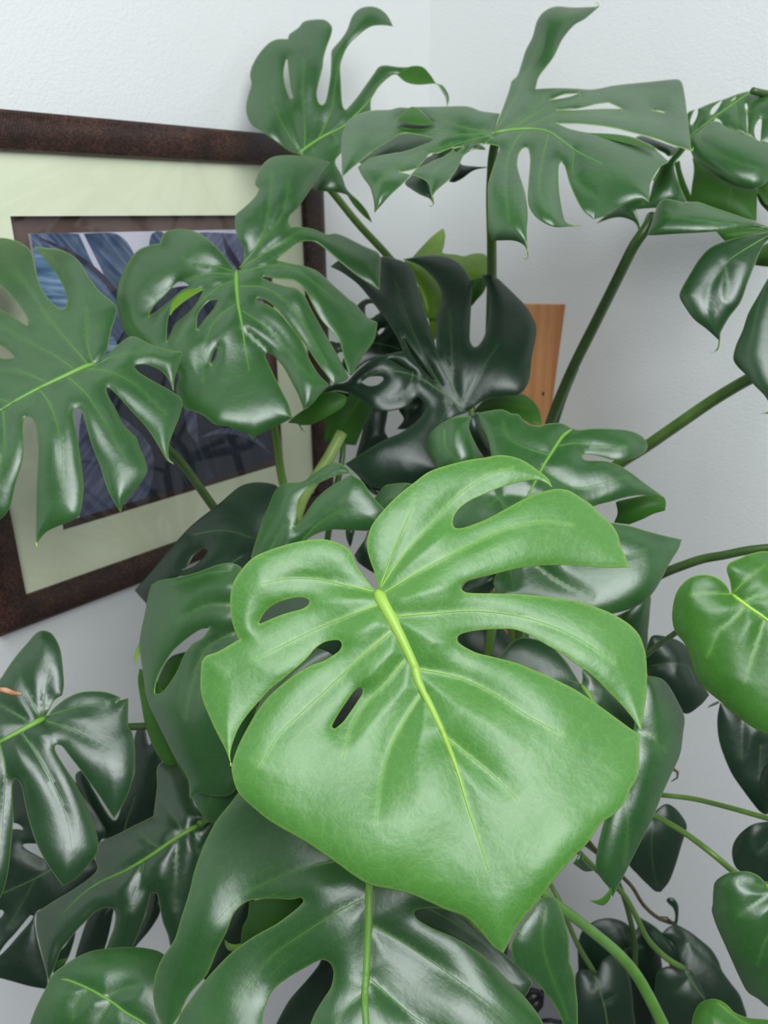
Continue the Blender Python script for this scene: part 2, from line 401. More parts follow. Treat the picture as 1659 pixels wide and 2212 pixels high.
def stalk(T, s, w, mat='petiole', name='petiole', parent=None, z=None, join=None):
    """tube through 'x,y,depth' knots, w = width in px at each end (tapered)"""
    P, _ = parse(s, T)
    if P.shape[1] == 2: P = np.hstack([P, np.full((len(P), 1), z)])
    Q = cat_rom(P, 14); p3 = c2w(ray(Q[:, :2]) * Q[:, 2:3])
    if isinstance(w, (int, float)): w = (w, w)
    dist = Q[:, 2].copy()
    if join:                                       # carry the hidden end on to the plant's main stem
        if join == 'start': p3 = p3[::-1]; dist = dist[::-1]; w = (w[1], w[0])
        e = p3[-1]; st = min(STEMS, key=lambda q: np.linalg.norm(q[:, :2].mean(0) - e[:2])); tz = min(1.55, max(.34, e[2] - .22))
        tgt = st[np.argmin(np.abs(st[:, 2] - tz))]; dr = nrm(p3[-1] - p3[-3]) * np.linalg.norm(tgt - e) * .6; up = np.array([0, 0, -.5 * abs(e[2] - tgt[2]) - .08])
        ex = np.array([((2*t**3-3*t*t+1)*e + (t**3-2*t*t+t)*dr + (-2*t**3+3*t*t)*tgt + (t**3-t*t)*up) for t in np.linspace(.08, 1, 14)])
        p3 = np.vstack([p3, ex]); dist = np.concatenate([dist, np.full(14, dist[-1])])
    rr = np.linspace(w[0], w[1], len(p3)) * .5 * dist / F_
    V_, F__ = tube(p3, rr, 12)
    return mesh_obj(name, V_, F__, M[mat], parent or PLANT, p3[0])
# ------------------------------------------------------------ setting
def wall_mat(name, c):
    m, nt, b, out = newmat(name); tc = nt.nodes.new('ShaderNodeTexCoord')
    n1 = N(nt, 'ShaderNodeTexNoise', Scale=210.0, Detail=3.0, Roughness=0.55); nt.links.new(tc.outputs['Object'], n1.inputs['Vector'])
    n2 = N(nt, 'ShaderNodeTexNoise', Scale=1.3, Detail=2.0); nt.links.new(tc.outputs['Object'], n2.inputs['Vector'])
    nt.links.new(mix(nt, ramp(nt, n2.outputs[0], [(.3, (0, 0, 0)), (.7, (1, 1, 1))]).outputs[0], lin(c), lin([v - 4 for v in c])), b.inputs['Base Color'])
    b.inputs['Roughness'].default_value = 0.75
    nt.links.new(bump(nt, n1.outputs[0], 0.45, 0.0022).outputs[0], b.inputs['Normal']); return m
def box(name, lo, hi, mat, parent=None, smooth=False):
    x0, y0, z0 = lo; x1, y1, z1 = hi
    v = [(x0, y0, z0), (x1, y0, z0), (x1, y1, z0), (x0, y1, z0), (x0, y0, z1), (x1, y0, z1), (x1, y1, z1), (x0, y1, z1)]
    f = [(0, 3, 2, 1), (4, 5, 6, 7), (0, 1, 5, 4), (1, 2, 6, 5), (2, 3, 7, 6), (3, 0, 4, 7)]
    return mesh_obj(name, v, f, mat, parent, smooth=smooth)
WM = wall_mat('painted_wall', (226, 228, 226))
tag(box('wall_left', (-4.2, 0, 0), (0.12, 0.12, 3.6), WM), kind='structure')
tag(box('wall_right', (0, -4.2, 0), (0.12, 0, 3.6), WM), kind='structure')
tag(box('floor', (-4.2, -4.2, -0.1), (0.12, 0.12, 0), plain('grey_floor', (132, 130, 134), 0.6, (122, 120, 126), 8)), kind='structure')

# ------------------------------------------------------------ picture frame
fm, nt, b, out = newmat('woven_dark_frame'); tc = nt.nodes.new('ShaderNodeTexCoord')
uvn = N(nt, 'ShaderNodeUVMap'); uvn.uv_map = 'rail'
br = N(nt, 'ShaderNodeTexBrick', Scale=100.0); br.inputs['Brick Width'].default_value = .55; br.inputs['Row Height'].default_value = .34
br.inputs['Mortar Size'].default_value = .10; br.inputs['Mortar Smooth'].default_value = .6
br.inputs['Color1'].default_value = (*lin((100, 64, 48)), 1); br.inputs['Color2'].default_value = (*lin((44, 27, 24)), 1); br.inputs['Mortar'].default_value = (*lin((22, 13, 12)), 1)
nt.links.new(uvn.outputs[0], br.inputs['Vector'])
n1 = N(nt, 'ShaderNodeTexNoise', Scale=22.0, Detail=3.0); nt.links.new(tc.outputs['Object'], n1.inputs['Vector'])
nt.links.new(mix(nt, 1.0, br.outputs[0], ramp(nt, n1.outputs[0], [(.35, (.55, .5, .5)), (.65, (1.25, 1.15, 1.05))]).outputs[0], 'MULTIPLY'), b.inputs['Base Color'])
b.inputs['Roughness'].default_value = .42
nt.links.new(bump(nt, br.outputs['Fac'], -0.6, .0012, bump(nt, n1.outputs[0], .3, .002)).outputs[0], b.inputs['Normal'])
OL = on_left(6, 1380, .04); TL_ = on_left(0, 233, .04); OR = on_left(706, 414, .04)
xo0, xo1, zo0, zo1 = OL[0], OR[0], OL[2], TL_[2]
xi0 = on_left(61, 1289, .035)[0]; zi0 = on_left(61, 1289, .035)[2]; xi1 = on_left(660, 453, .035)[0]; zi1 = on_left(0, 325, .035)[2]
FR = empty('picture_frame', ((xo0 + xo1) / 2, -.02, zo0))
tag(FR, 'large framed indigo leaf print with dark brown woven-texture frame on the left wall', 'picture')
def rail(a_out, b_out, a_in, b_in):
    # a,b = ends (x,z); rounded profile swept from outer to inner edge
    prof = [(0, .0), (0, .030), (.12, .038), (.4, .042), (.7, .040), (.95, .034), (1, .028), (1, .004)]
    V_ = []; uvs = []
    L = math.hypot(b_out[0] - a_out[0], b_out[1] - a_out[1]); nseg = 8
    for i in range(nseg + 1):
        t = i / nseg
        for (k, h) in prof:
            p0 = [a_out[j] + (b_out[j] - a_out[j]) * t for j in (0, 1)]; p1 = [a_in[j] + (b_in[j] - a_in[j]) * t for j in (0, 1)]
            V_.append((p0[0] + (p1[0] - p0[0]) * k, -h, p0[1] + (p1[1] - p0[1]) * k)); uvs.append((L * t, k * .08))
    m = len(prof); F__ = [(i * m + k, i * m + (k + 1) % m, (i + 1) * m + (k + 1) % m, (i + 1) * m + k) for i in range(nseg) for k in range(m)]
    F__ += [tuple(range(m))[::-1], tuple(nseg * m + k for k in range(m))]
    o = mesh_obj('frame_rail', V_, F__, fm, FR)
    me = o.data; ul = me.uv_layers.new(name='rail'); li = [l.vertex_index for l in me.loops]
    ul.data.foreach_set('uv', np.array([uvs[i] for i in li]).ravel())
    bm_ = bmesh.new(); bm_.from_mesh(me); bmesh.ops.recalc_face_normals(bm_, faces=bm_.faces); bm_.to_mesh(me); bm_.free()
    for p in me.polygons: p.use_smooth = True
    me.set_sharp_from_angle(angle=0.7) if hasattr(me, 'set_sharp_from_angle') else None
    return o
A_, B_, C_, D_ = (xo0, zo0), (xo1, zo0), (xo1, zo1), (xo0, zo1); a_, b_, c_, d_ = (xi0, zi0), (xi1, zi0), (xi1, zi1), (xi0, zi1)
rail(A_, B_, a_, b_); rail(B_, C_, b_, c_); rail(C_, D_, c_, d_); rail(D_, A_, d_, a_)
mm = plain('cream_mat_board', (222, 228, 198), .8, (218, 224, 192), 6)
MO = .022
mx0, mz1 = on_left(22, 467, MO)[0], on_left(22, 467, MO)[2]; mz0 = on_left(139, 1145, MO)[2]; mx1 = on_left(612, 998, MO)[0]
def ring(name, o, i, y0, y1, mat):
    (ax0, az0, ax1, az1), (bx0, bz0, bx1, bz1) = o, i; V_ = []
    for y in (y0, y1):
        V_ += [(ax0, -y, az0), (ax1, -y, az0), (ax1, -y, az1), (ax0, -y, az1), (bx0, -y, bz0), (bx1, -y, bz0), (bx1, -y, bz1), (bx0, -y, bz1)]
    F__ = []
    for k in range(4):
        k2 = (k + 1) % 4; F__ += [(8 + k, 8 + k2, 12 + k2, 12 + k), (k, 4 + k, 4 + k2, k2), (k, k2, 8 + k2, 8 + k), (4 + k, 12 + k, 12 + k2, 4 + k2)]
    return mesh_obj(name, V_, F__, mat, FR, smooth=False)
tag(ring('mat_board', (xi0 - .004, zi0 - .004, xi1 + .004, zi1 + .004), (mx0, mz0, mx1, mz1), .019, MO, mm), 'cream mat board')
tag(box('backing_board', (xi0, -.010, zi0), (xi1, -.006, zi1), plain('brown_liner', (92, 72, 64), .7, (82, 62, 56), 30), FR), 'dark brown liner showing round the print')
PO = .020
px0, pz1 = on_left(66, 505, PO)[0], on_left(66, 505, PO)[2]; px1 = on_left(590, 995, PO)[0]; pz0 = on_left(422, 1044, PO)[2]
PR = box('art_print', (px0, -PO, pz0), (px1, -.011, pz1), plain('print_paper', (176, 176, 192), .6, (196, 194, 204), 9), FR)
tag(PR, 'indigo and grey leaf print')
def print_mat(nm, c1, c2, c3, ang):
    m, nt, b, out = newmat(nm); tc = nt.nodes.new('ShaderNodeTexCoord'); mp = N(nt, 'ShaderNodeMapping')
    mp.vector_type = 'TEXTURE'; mp.inputs['Rotation'].default_value = (0, ang, 0); mp.inputs['Scale'].default_value = (1 / 9, 1 / 9, 1 / 110); nt.links.new(tc.outputs['Object'], mp.inputs[0])
    n1 = N(nt, 'ShaderNodeTexNoise', Scale=1.0, Detail=4.0, Distortion=.6); nt.links.new(mp.outputs[0], n1.inputs['Vector'])
    nt.links.new(ramp(nt, n1.outputs[0], [(.3, lin(c1)), (.52, lin(c2)), (.72, lin(c3))]).outputs[0], b.inputs['Base Color']); b.inputs['Roughness'].default_value = .6; return m
pm1 = print_mat('print_blue', (40, 56, 80), (62, 82, 110), (112, 124, 152), .9)
pm2 = print_mat('print_navy', (18, 26, 42), (30, 40, 60), (58, 68, 92), 1.25)
pm3 = print_mat('print_violet', (66, 70, 96), (92, 98, 126), (132, 134, 160), -.7)
pm4 = print_mat('print_teal', (44, 78, 104), (96, 128, 158), (170, 186, 206), .15)
def pleaf(s, mat, off, rib=None):
    P = closed(s, 'P', 8); V0 = np.array([on_left(x, y, PO) for x, y in P])
    V0[:, 0] = np.clip(V0[:, 0], px0, px1); V0[:, 2] = np.clip(V0[:, 2], pz0, pz1)
    n = len(V0); V1 = V0.copy(); V1[:, 1] = -(PO + off); V_ = np.vstack([V1, V0])
    F__ = [tuple(range(n))] + [(k, (k + 1) % n, n + (k + 1) % n, n + k) for k in range(n)]
    o = mesh_obj('printed_leaf', V_, F__, mat, PR, smooth=False)
    return o
pmr = plain('print_pale_rib', (190, 188, 206), .6)
pmd = plain('print_dark_rib', (44, 38, 62), .6)
pleaf('66,505 170,505 250,505 285,540 300,600 285,680 240,760 150,800 66,700 66,600', pm1, .0004)
pleaf('66,540 110,560 180,640 260,760 240,840 160,760 66,690', pm4, .0006)
pleaf('170,505! 180,505! 200,545 222,590 230,620! 218,600 195,560', pmr, .0009)
pleaf('85,512! 160,545 220,590 262,640 300,700! 255,650 205,590 150,550 85,516', pmd, .0010)
pleaf('328,505 355,505 350,560 330,620 320,560', pm1, .0006)
pleaf('420,505 520,505 590,505 590,640 520,640 450,600 430,550', pm3, .0006)
pleaf('480,505! 500,540 540,600 590,660! 530,600 490,550', pmd, .0009)
pleaf('240,760 330,640 440,620 560,680 592,760 592,1000 520,1040 300,1120 180,1130 180,1000 200,860', pm2, .0004)
pleaf('180,880 260,900 330,980 300,1100 180,1130', pm3, .0007)
pleaf('400,960 440,920 520,920 592,970 592,1010 500,1010 430,1000', pm2, .0007)
pleaf('420,950! 480,925 540,935 590,985! 540,950 480,936', pm3, .0010)
pleaf('395,860! 420,850 425,900 428,960! 405,930', pm3, .0010)
gm = bpy.data.materials.new('picture_glass'); gm.use_nodes = True; nt = gm.node_tree; nt.nodes.clear()
out = nt.nodes.new('ShaderNodeOutputMaterial'); t_ = nt.nodes.new('ShaderNodeBsdfTransparent'); g_ = nt.nodes.new('ShaderNodeBsdfGlossy'); g_.inputs['Roughness'].default_value = .03
fr_ = nt.nodes.new('ShaderNodeFresnel'); fr_.inputs[0].default_value = 1.5; ms = nt.nodes.new('ShaderNodeMixShader')
ge_ = nt.nodes.new('ShaderNodeNewGeometry'); mu_ = nt.nodes.new('ShaderNodeMath'); mu_.operation = 'SUBTRACT'; mu_.use_clamp = True; nt.links.new(fr_.outputs[0], mu_.inputs[0]); nt.links.new(ge_.outputs['Backfacing'], mu_.inputs[1]); nt.links.new(mu_.outputs[0], ms.inputs[0]); nt.links.new(t_.outputs[0], ms.inputs[1]); nt.links.new(g_.outputs[0], ms.inputs[2]); nt.links.new(ms.outputs[0], out.inputs[0])
box('glass', (xi0 - .002, -.0275, zi0 - .002), (xi1 + .002, -.0255, zi1 + .002), gm, FR)

# ------------------------------------------------------------ cedar stake, pot
cm, nt, b, out = newmat('cedar_wood'); tc = nt.nodes.new('ShaderNodeTexCoord'); mp = N(nt, 'ShaderNodeMapping'); mp.inputs['Scale'].default_value = (42, 42, 1.2)
nt.links.new(tc.outputs['Object'], mp.inputs[0]); n1 = N(nt, 'ShaderNodeTexNoise', Scale=1.0, Detail=4.0, Distortion=.3); nt.links.new(mp.outputs[0], n1.inputs['Vector'])
nt.links.new(ramp(nt, n1.outputs[0], [(.32, lin((172, 108, 64))), (.5, lin((216, 150, 98))), (.68, lin((232, 168, 114)))]).outputs[0], b.inputs['Base Color']); b.inputs['Roughness'].default_value = .62
nt.links.new(bump(nt, n1.outputs[0], .3, .001).outputs[0], b.inputs['Normal'])
def stake():
    zt = 1.62; R1 = at(1222, 658, zt); L1 = at(1128, 657, zt + .02)
    w = L1 - R1; dn = np.array([0, 0, -1.0]); top = R1[2]; left = nrm(w * [1, 1, 0]); wd_ = np.linalg.norm(w)
    ax_ = nrm(dn + left * .062); ln = top / -ax_[2]; nn_ = nrm(np.cross(ax_, left)); th = .018
    V_ = []; n = 14
    for i in range(n + 1):
        c = R1 + ax_ * ln * i / n
        for q in ((0, 0), (1, 0), (1, 1), (0, 1)): V_.append(c + left * wd_ * q[0] - nn_ * th * q[1] * (1 if nn_.dot(CAM - R1) > 0 else -1))
    F__ = [(i * 4 + k, i * 4 + (k + 1) % 4, i * 4 + 4 + (k + 1) % 4, i * 4 + 4 + k) for i in range(n) for k in range(4)] + [(0, 1, 2, 3), tuple(n * 4 + k for k in (3, 2, 1, 0))]
    o = mesh_obj('wooden_stake', V_, F__, cm, loc=R1 + ax_ * ln, smooth=False)
    bm_ = bmesh.new(); bm_.from_mesh(o.data); bmesh.ops.recalc_face_normals(bm_, faces=bm_.faces); bm_.to_mesh(o.data); bm_.free()
    bv = o.modifiers.new('bevel', 'BEVEL'); bv.width = .0015; bv.segments = 2; bv.limit_method = 'ANGLE'
    # two knots of the board, shallow discs
    for (t, s) in ((.09, .25), (.20, .62)):
        c = R1 + ax_ * ln * t + left * wd_ * s; side = (1 if nn_.dot(CAM - R1) > 0 else -1) * nn_
        a1 = left; a2 = ax_; vv = [c + side * .0006]; vv += [c + side * .0003 + (a1 * math.cos(k * .785) * .0035 + a2 * math.sin(k * .785) * .005) for k in range(8)]
        mesh_obj('knot', vv, [(0, 1 + k, 1 + (k + 1) % 8) for k in range(8)], plain('knot_wood', (120, 72, 44), .6), o)
    tag(o, 'reddish cedar board standing upright behind the big houseplant, by the wall', 'stake'); return o, R1 + ax_ * ln
STK, FOOT = stake()
FOOT = FOOT + (CAM - FOOT) * [.16, .16, 0]
PLANT = empty('monstera_plant', (FOOT[0], FOOT[1], 0))
tag(PLANT, 'large monstera houseplant with split glossy green leaves filling the room corner', 'houseplant')
def lathe(name, prof, c, mat, parent, seg=40):
    V_ = [(c[0] + r * math.cos(2 * math.pi * k / seg), c[1] + r * math.sin(2 * math.pi * k / seg), z) for r, z in prof for k in range(seg)]
    F__ = [(i * seg + k, i * seg + (k + 1) % seg, (i + 1) * seg + (k + 1) % seg, (i + 1) * seg + k) for i in range(len(prof) - 1) for k in range(seg)]
    return mesh_obj(name, V_, F__, mat, parent, loc=(c[0], c[1], prof[0][1]))
pot = lathe('pot', [(.001, 0), (.12, 0), (.125, .01), (.165, .3), (.175, .3), (.178, .33), (.168, .335), (.155, .33), (.15, .27)], FOOT, plain('charcoal_pot', (44, 42, 44), .5), PLANT)
lathe('soil', [(.155, .275), (.10, .285), (.05, .28), (.001, .288)], FOOT, plain('potting_soil', (40, 28, 20), .95, (58, 42, 30), 60, .6), PLANT)
STEMS = []
for k, (dx, dy) in enumerate(((-.05, -.03), (.03, -.06))):
    pts = cat_rom(np.array([(FOOT[0] + dx, FOOT[1] + dy, .27), (FOOT[0] + dx * 1.3, FOOT[1] + dy, .8), (FOOT[0] + dx * .7, FOOT[1] + dy * 1.3, 1.3), (FOOT[0] + dx * 1.1, FOOT[1] + dy, 1.62)]), .02)
    STEMS.append(pts)
    V_, F__ = tube(pts, np.linspace(.017, .012, len(pts)) * (1 + .12 * np.sin(np.arange(len(pts)) * .9)), 12); mesh_obj('stem', V_, F__, M['petiole_dark'], PLANT, pts[0])

# ------------------------------------------------------------ leaves, nearest first
leaf('P', '806,1270! 795,1257 781,1238 769,1219 760,1195 748,1182 728,1172 700,1165 670,1166 640,1171 600,1182 560,1197 540,1210 522,1230 507,1252 499,1275 497,1300 498,1325 503,1350 513,1377 518,1381! 505,1388 470,1408 445,1417 435,1430! 433,1460 433,1490 440,1520 452,1548 464,1575 478,1602 488,1622 499,1651! 497,1635 500,1615 508,1590 520,1565 538,1540 560,1515 585,1488 610,1468 640,1443 665,1420 680,1402 700,1388 720,1383 733,1384 738,1393 733,1405 720,1415 700,1427 672,1437 640,1455 610,1477 575,1510 550,1545 530,1580 515,1610 504,1640 500,1662 507,1695 520,1720 545,1743 575,1768 610,1790 655,1815 700,1845 735,1870 765,1892 800,1912 845,1921 890,1933 930,1950 965,1966 1000,1978 1025,1998 1045,2020 1065,2045 1087,2060! 1100,2035 1112,2010 1130,1985 1155,1955 1180,1922 1210,1885 1240,1850 1270,1820 1300,1778 1325,1760 1348,1735 1362,1705 1376,1680 1381,1650 1381,1610 1383,1586! 1360,1572 1330,1550 1300,1528 1270,1507 1240,1488 1200,1468 1160,1450 1115,1432 1070,1420 1030,1410 1000,1395 989,1385 990,1374 1005,1367 1040,1361 1080,1359 1110,1360 1140,1370 1175,1390 1210,1410 1245,1435 1280,1460 1310,1490 1340,1520 1365,1550 1384,1578! 1388,1560 1392,1530 1396,1505 1398,1460 1396,1420 1392,1400 1380,1370 1355,1345 1310,1320 1250,1300 1190,1290 1130,1284 1070,1282 1020,1281 1003,1278 996,1268 1005,1257 1030,1250 1070,1240 1120,1228 1170,1222 1220,1221 1270,1223 1320,1227 1361,1225! 1352,1205 1340,1175 1335,1155 1318,1128 1295,1108 1277,1090 1255,1075 1230,1060 1205,1056 1180,1060 1140,1074 1100,1095 1060,1117 1030,1130 1000,1140 983,1140 978,1130 981,1115 993,1098 1015,1082 1050,1066 1090,1050 1130,1040 1160,1037 1180,1044 1193,1053! 1185,1035 1165,1018 1135,997 1110,987 1080,983 1050,988 1010,994 960,1007 925,1020 895,1042 860,1070 830,1100 805,1132 795,1157 793,1185 800,1213 810,1240 817,1268! 812,1275',
     .65, (.02, .42, .9), 'young', ['655,1291 640,1291 615,1297 590,1308 573,1322 563,1338 561,1347 590,1335 620,1324 650,1316 664,1308 668,1298', '782,1488 772,1487 760,1500 748,1518 730,1545 717,1570 722,1574 740,1560 755,1540 772,1515 783,1497'],
     '814,1277 840,1325 868,1380 895,1440 905,1475 930,1525 960,1590 990,1670 1010,1740 1030,1800 1055,1880', (34, 2.5),
     ['821,1272 870,1200 932,1131 1000,1062 1060,1025 1110,1010', '826,1282 900,1238 980,1195 1060,1155 1120,1135 1180,1127 1240,1135', '857,1331 930,1325 1000,1320 1060,1322 1130,1333 1200,1355 1260,1385 1330,1435',
      '900,1444 960,1455 1010,1470 1070,1500 1130,1540 1220,1590', '962,1590 1010,1630 1070,1680 1120,1730', '809,1278 750,1265 690,1252 620,1250 560,1262', '825,1303 740,1335 670,1365 600,1400 540,1430',
      '848,1362 790,1410 720,1475 650,1540 600,1590 560,1660', '875,1425 830,1480 790,1520 760,1570 740,1640', '908,1501 870,1560 840,1620 820,1700 812,1780', '820,1270 850,1190 885,1110 895,1070'],
     vw=7.5, c=(900, 1500), quilt=.013, qs=.02, edge=.008, droop=.025, tip=.004, wave=.0045, step=7.5, thick=.001, label='big light green leaf in front, nearest the viewer')
# leaf under it, bottom centre
leaf('U5', '600,50 480,80 430,90 395,130 340,200 300,280 270,360 250,440 225,520 200,600 160,660 135,720 127,780 135,840 155,888 165,930! 205,888 250,790 310,720 345,640 380,570 405,510 450,470 520,460 600,463 632,457 640,470 610,500 550,545 470,590 400,640 330,710 280,770 230,840 190,900 100,1050! 500,1050! 500,888 510,830 540,770 590,730 640,700 700,670 730,680 743,710 735,760 710,800 680,850 660,900 600,1050! 1500,1050! 1460,888 1400,800 1340,740 1260,660 1170,600 1080,560 1030,530 1018,510 1030,497 1080,492 1130,500 1200,535 1260,590 1318,645! 1330,560 1200,400 1000,250 800,100',
     .74, (.0, .45, .89), 'mature', (), '868,300 865,425 862,550 855,700 850,800 855,900 860,1050', (28, 20),
     ['845,460 750,510 640,580 540,650 480,720 400,830', '845,300 740,335 640,355 530,400 430,450 330,550', '875,550 980,610 1100,690 1250,800 1400,930', '845,780 790,830 750,900', '865,730 1000,850 1100,920 1200,1040'], vw=6, quilt=.005, edge=.006, droop=.03, wave=.004, step=9, c=(800, 1990))
leaf('U1', '165,2212 200,2120 250,2020 290,1940 350,1890 430,1840 500,1810 580,1795 680,1785 780,1788 870,1805 915,1830! 1000,1900 1000,2050 960,2212 900,2400 100,2400', .82, (-.2, .5, .84), 'mature', (), '340,1965 380,1970 500,2020 620,2090 700,2150 800,2210 900,2300', (8, 14),
     ['500,2020 430,2090 400,2200', '620,2090 560,2180 520,2300', '600,2060 700,2010 800,2000'], c=(250, 2130), quilt=.008, edge=.008, droop=.04)
leaf('V5', '30,480 160,250 270,110 340,0 400,-60 500,-80 570,-30 610,60 650,150 685,300 712,400 718,550 722,660 722,700 745,760 775,850 790,950 800,1050 818,1200 820,1449 820,1600 700,1600! 640,1449 590,1320 500,1170 430,1090 370,1000 270,910 130,800 50,710', .70, (.3, .3, .9), 'mature', (), None, (3, 2),
     ['450,50 400,300 420,600 520,900 640,1200 700,1400'], vw=2, c=(1170, 2080), quilt=.003, droop=.02, wave=.005)
# curling lobe continues under the bottom leaf
leaf('U5', '960,470 1010,490 1060,480 1150,490 1250,580 1340,660 1420,740 1412,770 1400,792! 1320,800 1200,760 1050,640 980,560', .86, (.1, .4, .9), 'deep', (), None, (3, 2), ['1060,490 1180,560 1300,660 1390,780'], vw=3)
# left side: middle leaf
leaf('W1', '610,1005! 640,990 690,920 705,850 720,780 740,720 750,630 640,530 560,420 500,330 400,270 300,255 215,248! 300,340 370,430 420,530 435,600 420,640 390,648 330,600 270,520 230,400 210,300 180,252! 120,215 50,195 0,190 -120,190 -260,260 -330,380 -300,520 -200,560 -80,500 0,500 100,600 160,680 190,750 170,755 100,710 0,650 -150,560 -300,620 -420,740 -440,880 -300,900 -150,840 0,885 60,925 90,960 60,970 0,965 -150,930 -400,960 -600,1100 -650,1400 -500,1700 -300,1900 -100,2060 0,2010 60,1940 100,1780 150,1600 150,1400 165,1345 200,1350 230,1400 245,1550 235,1800 230,2100 235,2165! 300,2090 380,2050 480,2010 520,1960 540,1800 520,1600 500,1480 475,1350 480,1295 520,1300 545,1360 590,1520 640,1650 700,1830 780,1968! 800,1900 870,1820 950,1700 935,1620 900,1540 880,1480 800,1400 750,1300 700,1210 685,1165 700,1155 760,1210 840,1300 950,1420 1020,1530 1080,1630 1125,1652! 1092,1610 1090,1530 1120,1440 1160,1340 1180,1250 1160,1215! 1090,1170 980,1110 900,1060 865,1020 880,1010 950,1010 1040,1050 1090,1110 1120,1183! 1130,1090 1160,1000 1180,925! 1100,915 980,880 880,830 830,830 750,890 690,950 645,995',
     .95, (.05, .58, .8), 'mature', (), '612,1005 540,1030 420,1085 260,1160 100,1245 0,1305 -200,1400', (34, 12),
     ['600,1000 570,900 560,780 560,650', '560,1000 450,870 330,730 230,580 110,400', '470,1030 350,950 180,860 60,790 -80,700', '280,1115 150,1060 0,1035 -150,1020', '620,1010 720,960 850,935 980,920', '560,1035 700,1055 850,1120 960,1220 1080,1330', '430,1085 540,1180 640,1320 730,1480 820,1620',
      '250,1165 320,1260 370,1400 400,1560 400,1800', '20,1300 30,1450 20,1600 -40,1800', '50,1250 0,1235 -100,1230'], vw=9, c=(130, 830), quilt=.006, edge=.007, droop=.04, tip=.03, wave=.005)
# left bottom leaf
leaf('U1', '250,512! 262,490 275,465 300,420 345,390! 355,330 345,200 330,120 290,50 240,30 200,45 150,100 90,170 40,240 0,300 -80,380 -200,500 -300,800 -300,1300 -100,1700! 0,1520 40,1400 65,1200 72,1050 68,900 80,855 100,860 120,900 140,1000 170,1120 210,1230 270,1340 350,1452! 430,1400 500,1320 540,1260 545,1200 520,1100 460,960 400,850 330,740 305,690 310,665 340,670 380,720 450,810 530,920 590,1010 632,1074! 680,1000 720,910 745,800 750,700 735,600 712,560 712,405! 650,420 670,405 600,375 520,367 440,375 370,405 310,450 265,500',
     .86, (.12, .5, .85), 'deep', (), '250,515 130,580 0,650 -150,740', (34, 16), ['220,510 160,380 90,220', '240,495 255,350 285,220', '140,525 70,480 0,440 -100,400', '250,530 400,580 500,630 620,700', '125,600 220,740 300,900 370,1080 400,1250', '255,505 340,480 450,450 620,430', '0,660 30,800 20,1000 10,1200'],
     vw=8, c=(150, 1620), quilt=.007, edge=.008, droop=.03, wave=.004)
tag(mesh_obj('dry_husk', *tube([at(-2, 1489, .80), at(12, 1491, .80), at(28, 1497, .80), at(47, 1499, .80)], [.0022, .003, .0026, .0014], 8), M['dry']), 'small tan dried husk lying on the leaf at the left edge', 'husk')
leaf('U1', '1110,1100! 1150,1080 1130,1040 1080,1000 1050,880 1000,780 900,760 870,800 870,900 850,1060! 750,1110 640,1165 550,1210 525,1290 540,1350 500,1400 400,1470 300,1530 200,1595! 200,1680 220,1780 250,1900 270,1978! 300,1900 340,1800 380,1750 430,1690 480,1640 530,1590 580,1570 625,1575 640,1610 630,1680 600,1760 560,1900 700,1900 740,1780 780,1680 820,1560 840,1490 870,1490 885,1560 900,1640 930,1720 950,1800 1000,1850 1080,1500 1120,1250 1190,1100',
     1.0, (-.05, .6, .8), 'deep', (), '1105,1108 980,1180 850,1270 700,1360 550,1430 450,1500 330,1620', (26, 6), ['1020,1150 950,1040 880,950', '880,1235 800,1180 740,1140', '800,1310 770,1450 700,1600', '990,1190 975,1350 965,1600', '1075,1130 1100,1280', '560,1430 470,1420'], vw=6, c=(300, 1900), quilt=.008, edge=.009, droop=.05, wave=.005)
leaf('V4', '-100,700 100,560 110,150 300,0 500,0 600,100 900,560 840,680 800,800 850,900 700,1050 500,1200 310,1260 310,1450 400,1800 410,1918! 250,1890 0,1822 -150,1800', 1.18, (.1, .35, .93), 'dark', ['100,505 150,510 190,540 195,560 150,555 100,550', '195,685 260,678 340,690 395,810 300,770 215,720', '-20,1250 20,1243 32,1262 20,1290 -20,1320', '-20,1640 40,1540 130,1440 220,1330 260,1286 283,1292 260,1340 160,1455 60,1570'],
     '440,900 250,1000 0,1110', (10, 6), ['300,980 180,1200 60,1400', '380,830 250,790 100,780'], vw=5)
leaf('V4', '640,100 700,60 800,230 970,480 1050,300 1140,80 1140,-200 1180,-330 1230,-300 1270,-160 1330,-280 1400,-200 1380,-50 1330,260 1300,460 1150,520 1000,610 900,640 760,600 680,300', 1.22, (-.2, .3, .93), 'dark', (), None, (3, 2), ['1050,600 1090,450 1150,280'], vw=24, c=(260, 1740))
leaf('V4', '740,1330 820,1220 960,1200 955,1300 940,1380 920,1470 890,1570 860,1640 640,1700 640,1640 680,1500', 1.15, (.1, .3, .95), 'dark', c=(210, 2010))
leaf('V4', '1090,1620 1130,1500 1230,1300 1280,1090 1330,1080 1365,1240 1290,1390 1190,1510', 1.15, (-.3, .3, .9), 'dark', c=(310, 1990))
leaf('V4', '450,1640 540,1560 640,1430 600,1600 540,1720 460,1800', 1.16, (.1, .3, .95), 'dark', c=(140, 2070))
leaf('V4', '455,1740! 470,1690 520,1660 580,1648! 550,1690 500,1730', .99, (.1, .5, .85), 'under', quilt=0, droop=.003, tip=.003, wave=.001, name='curled_edge')
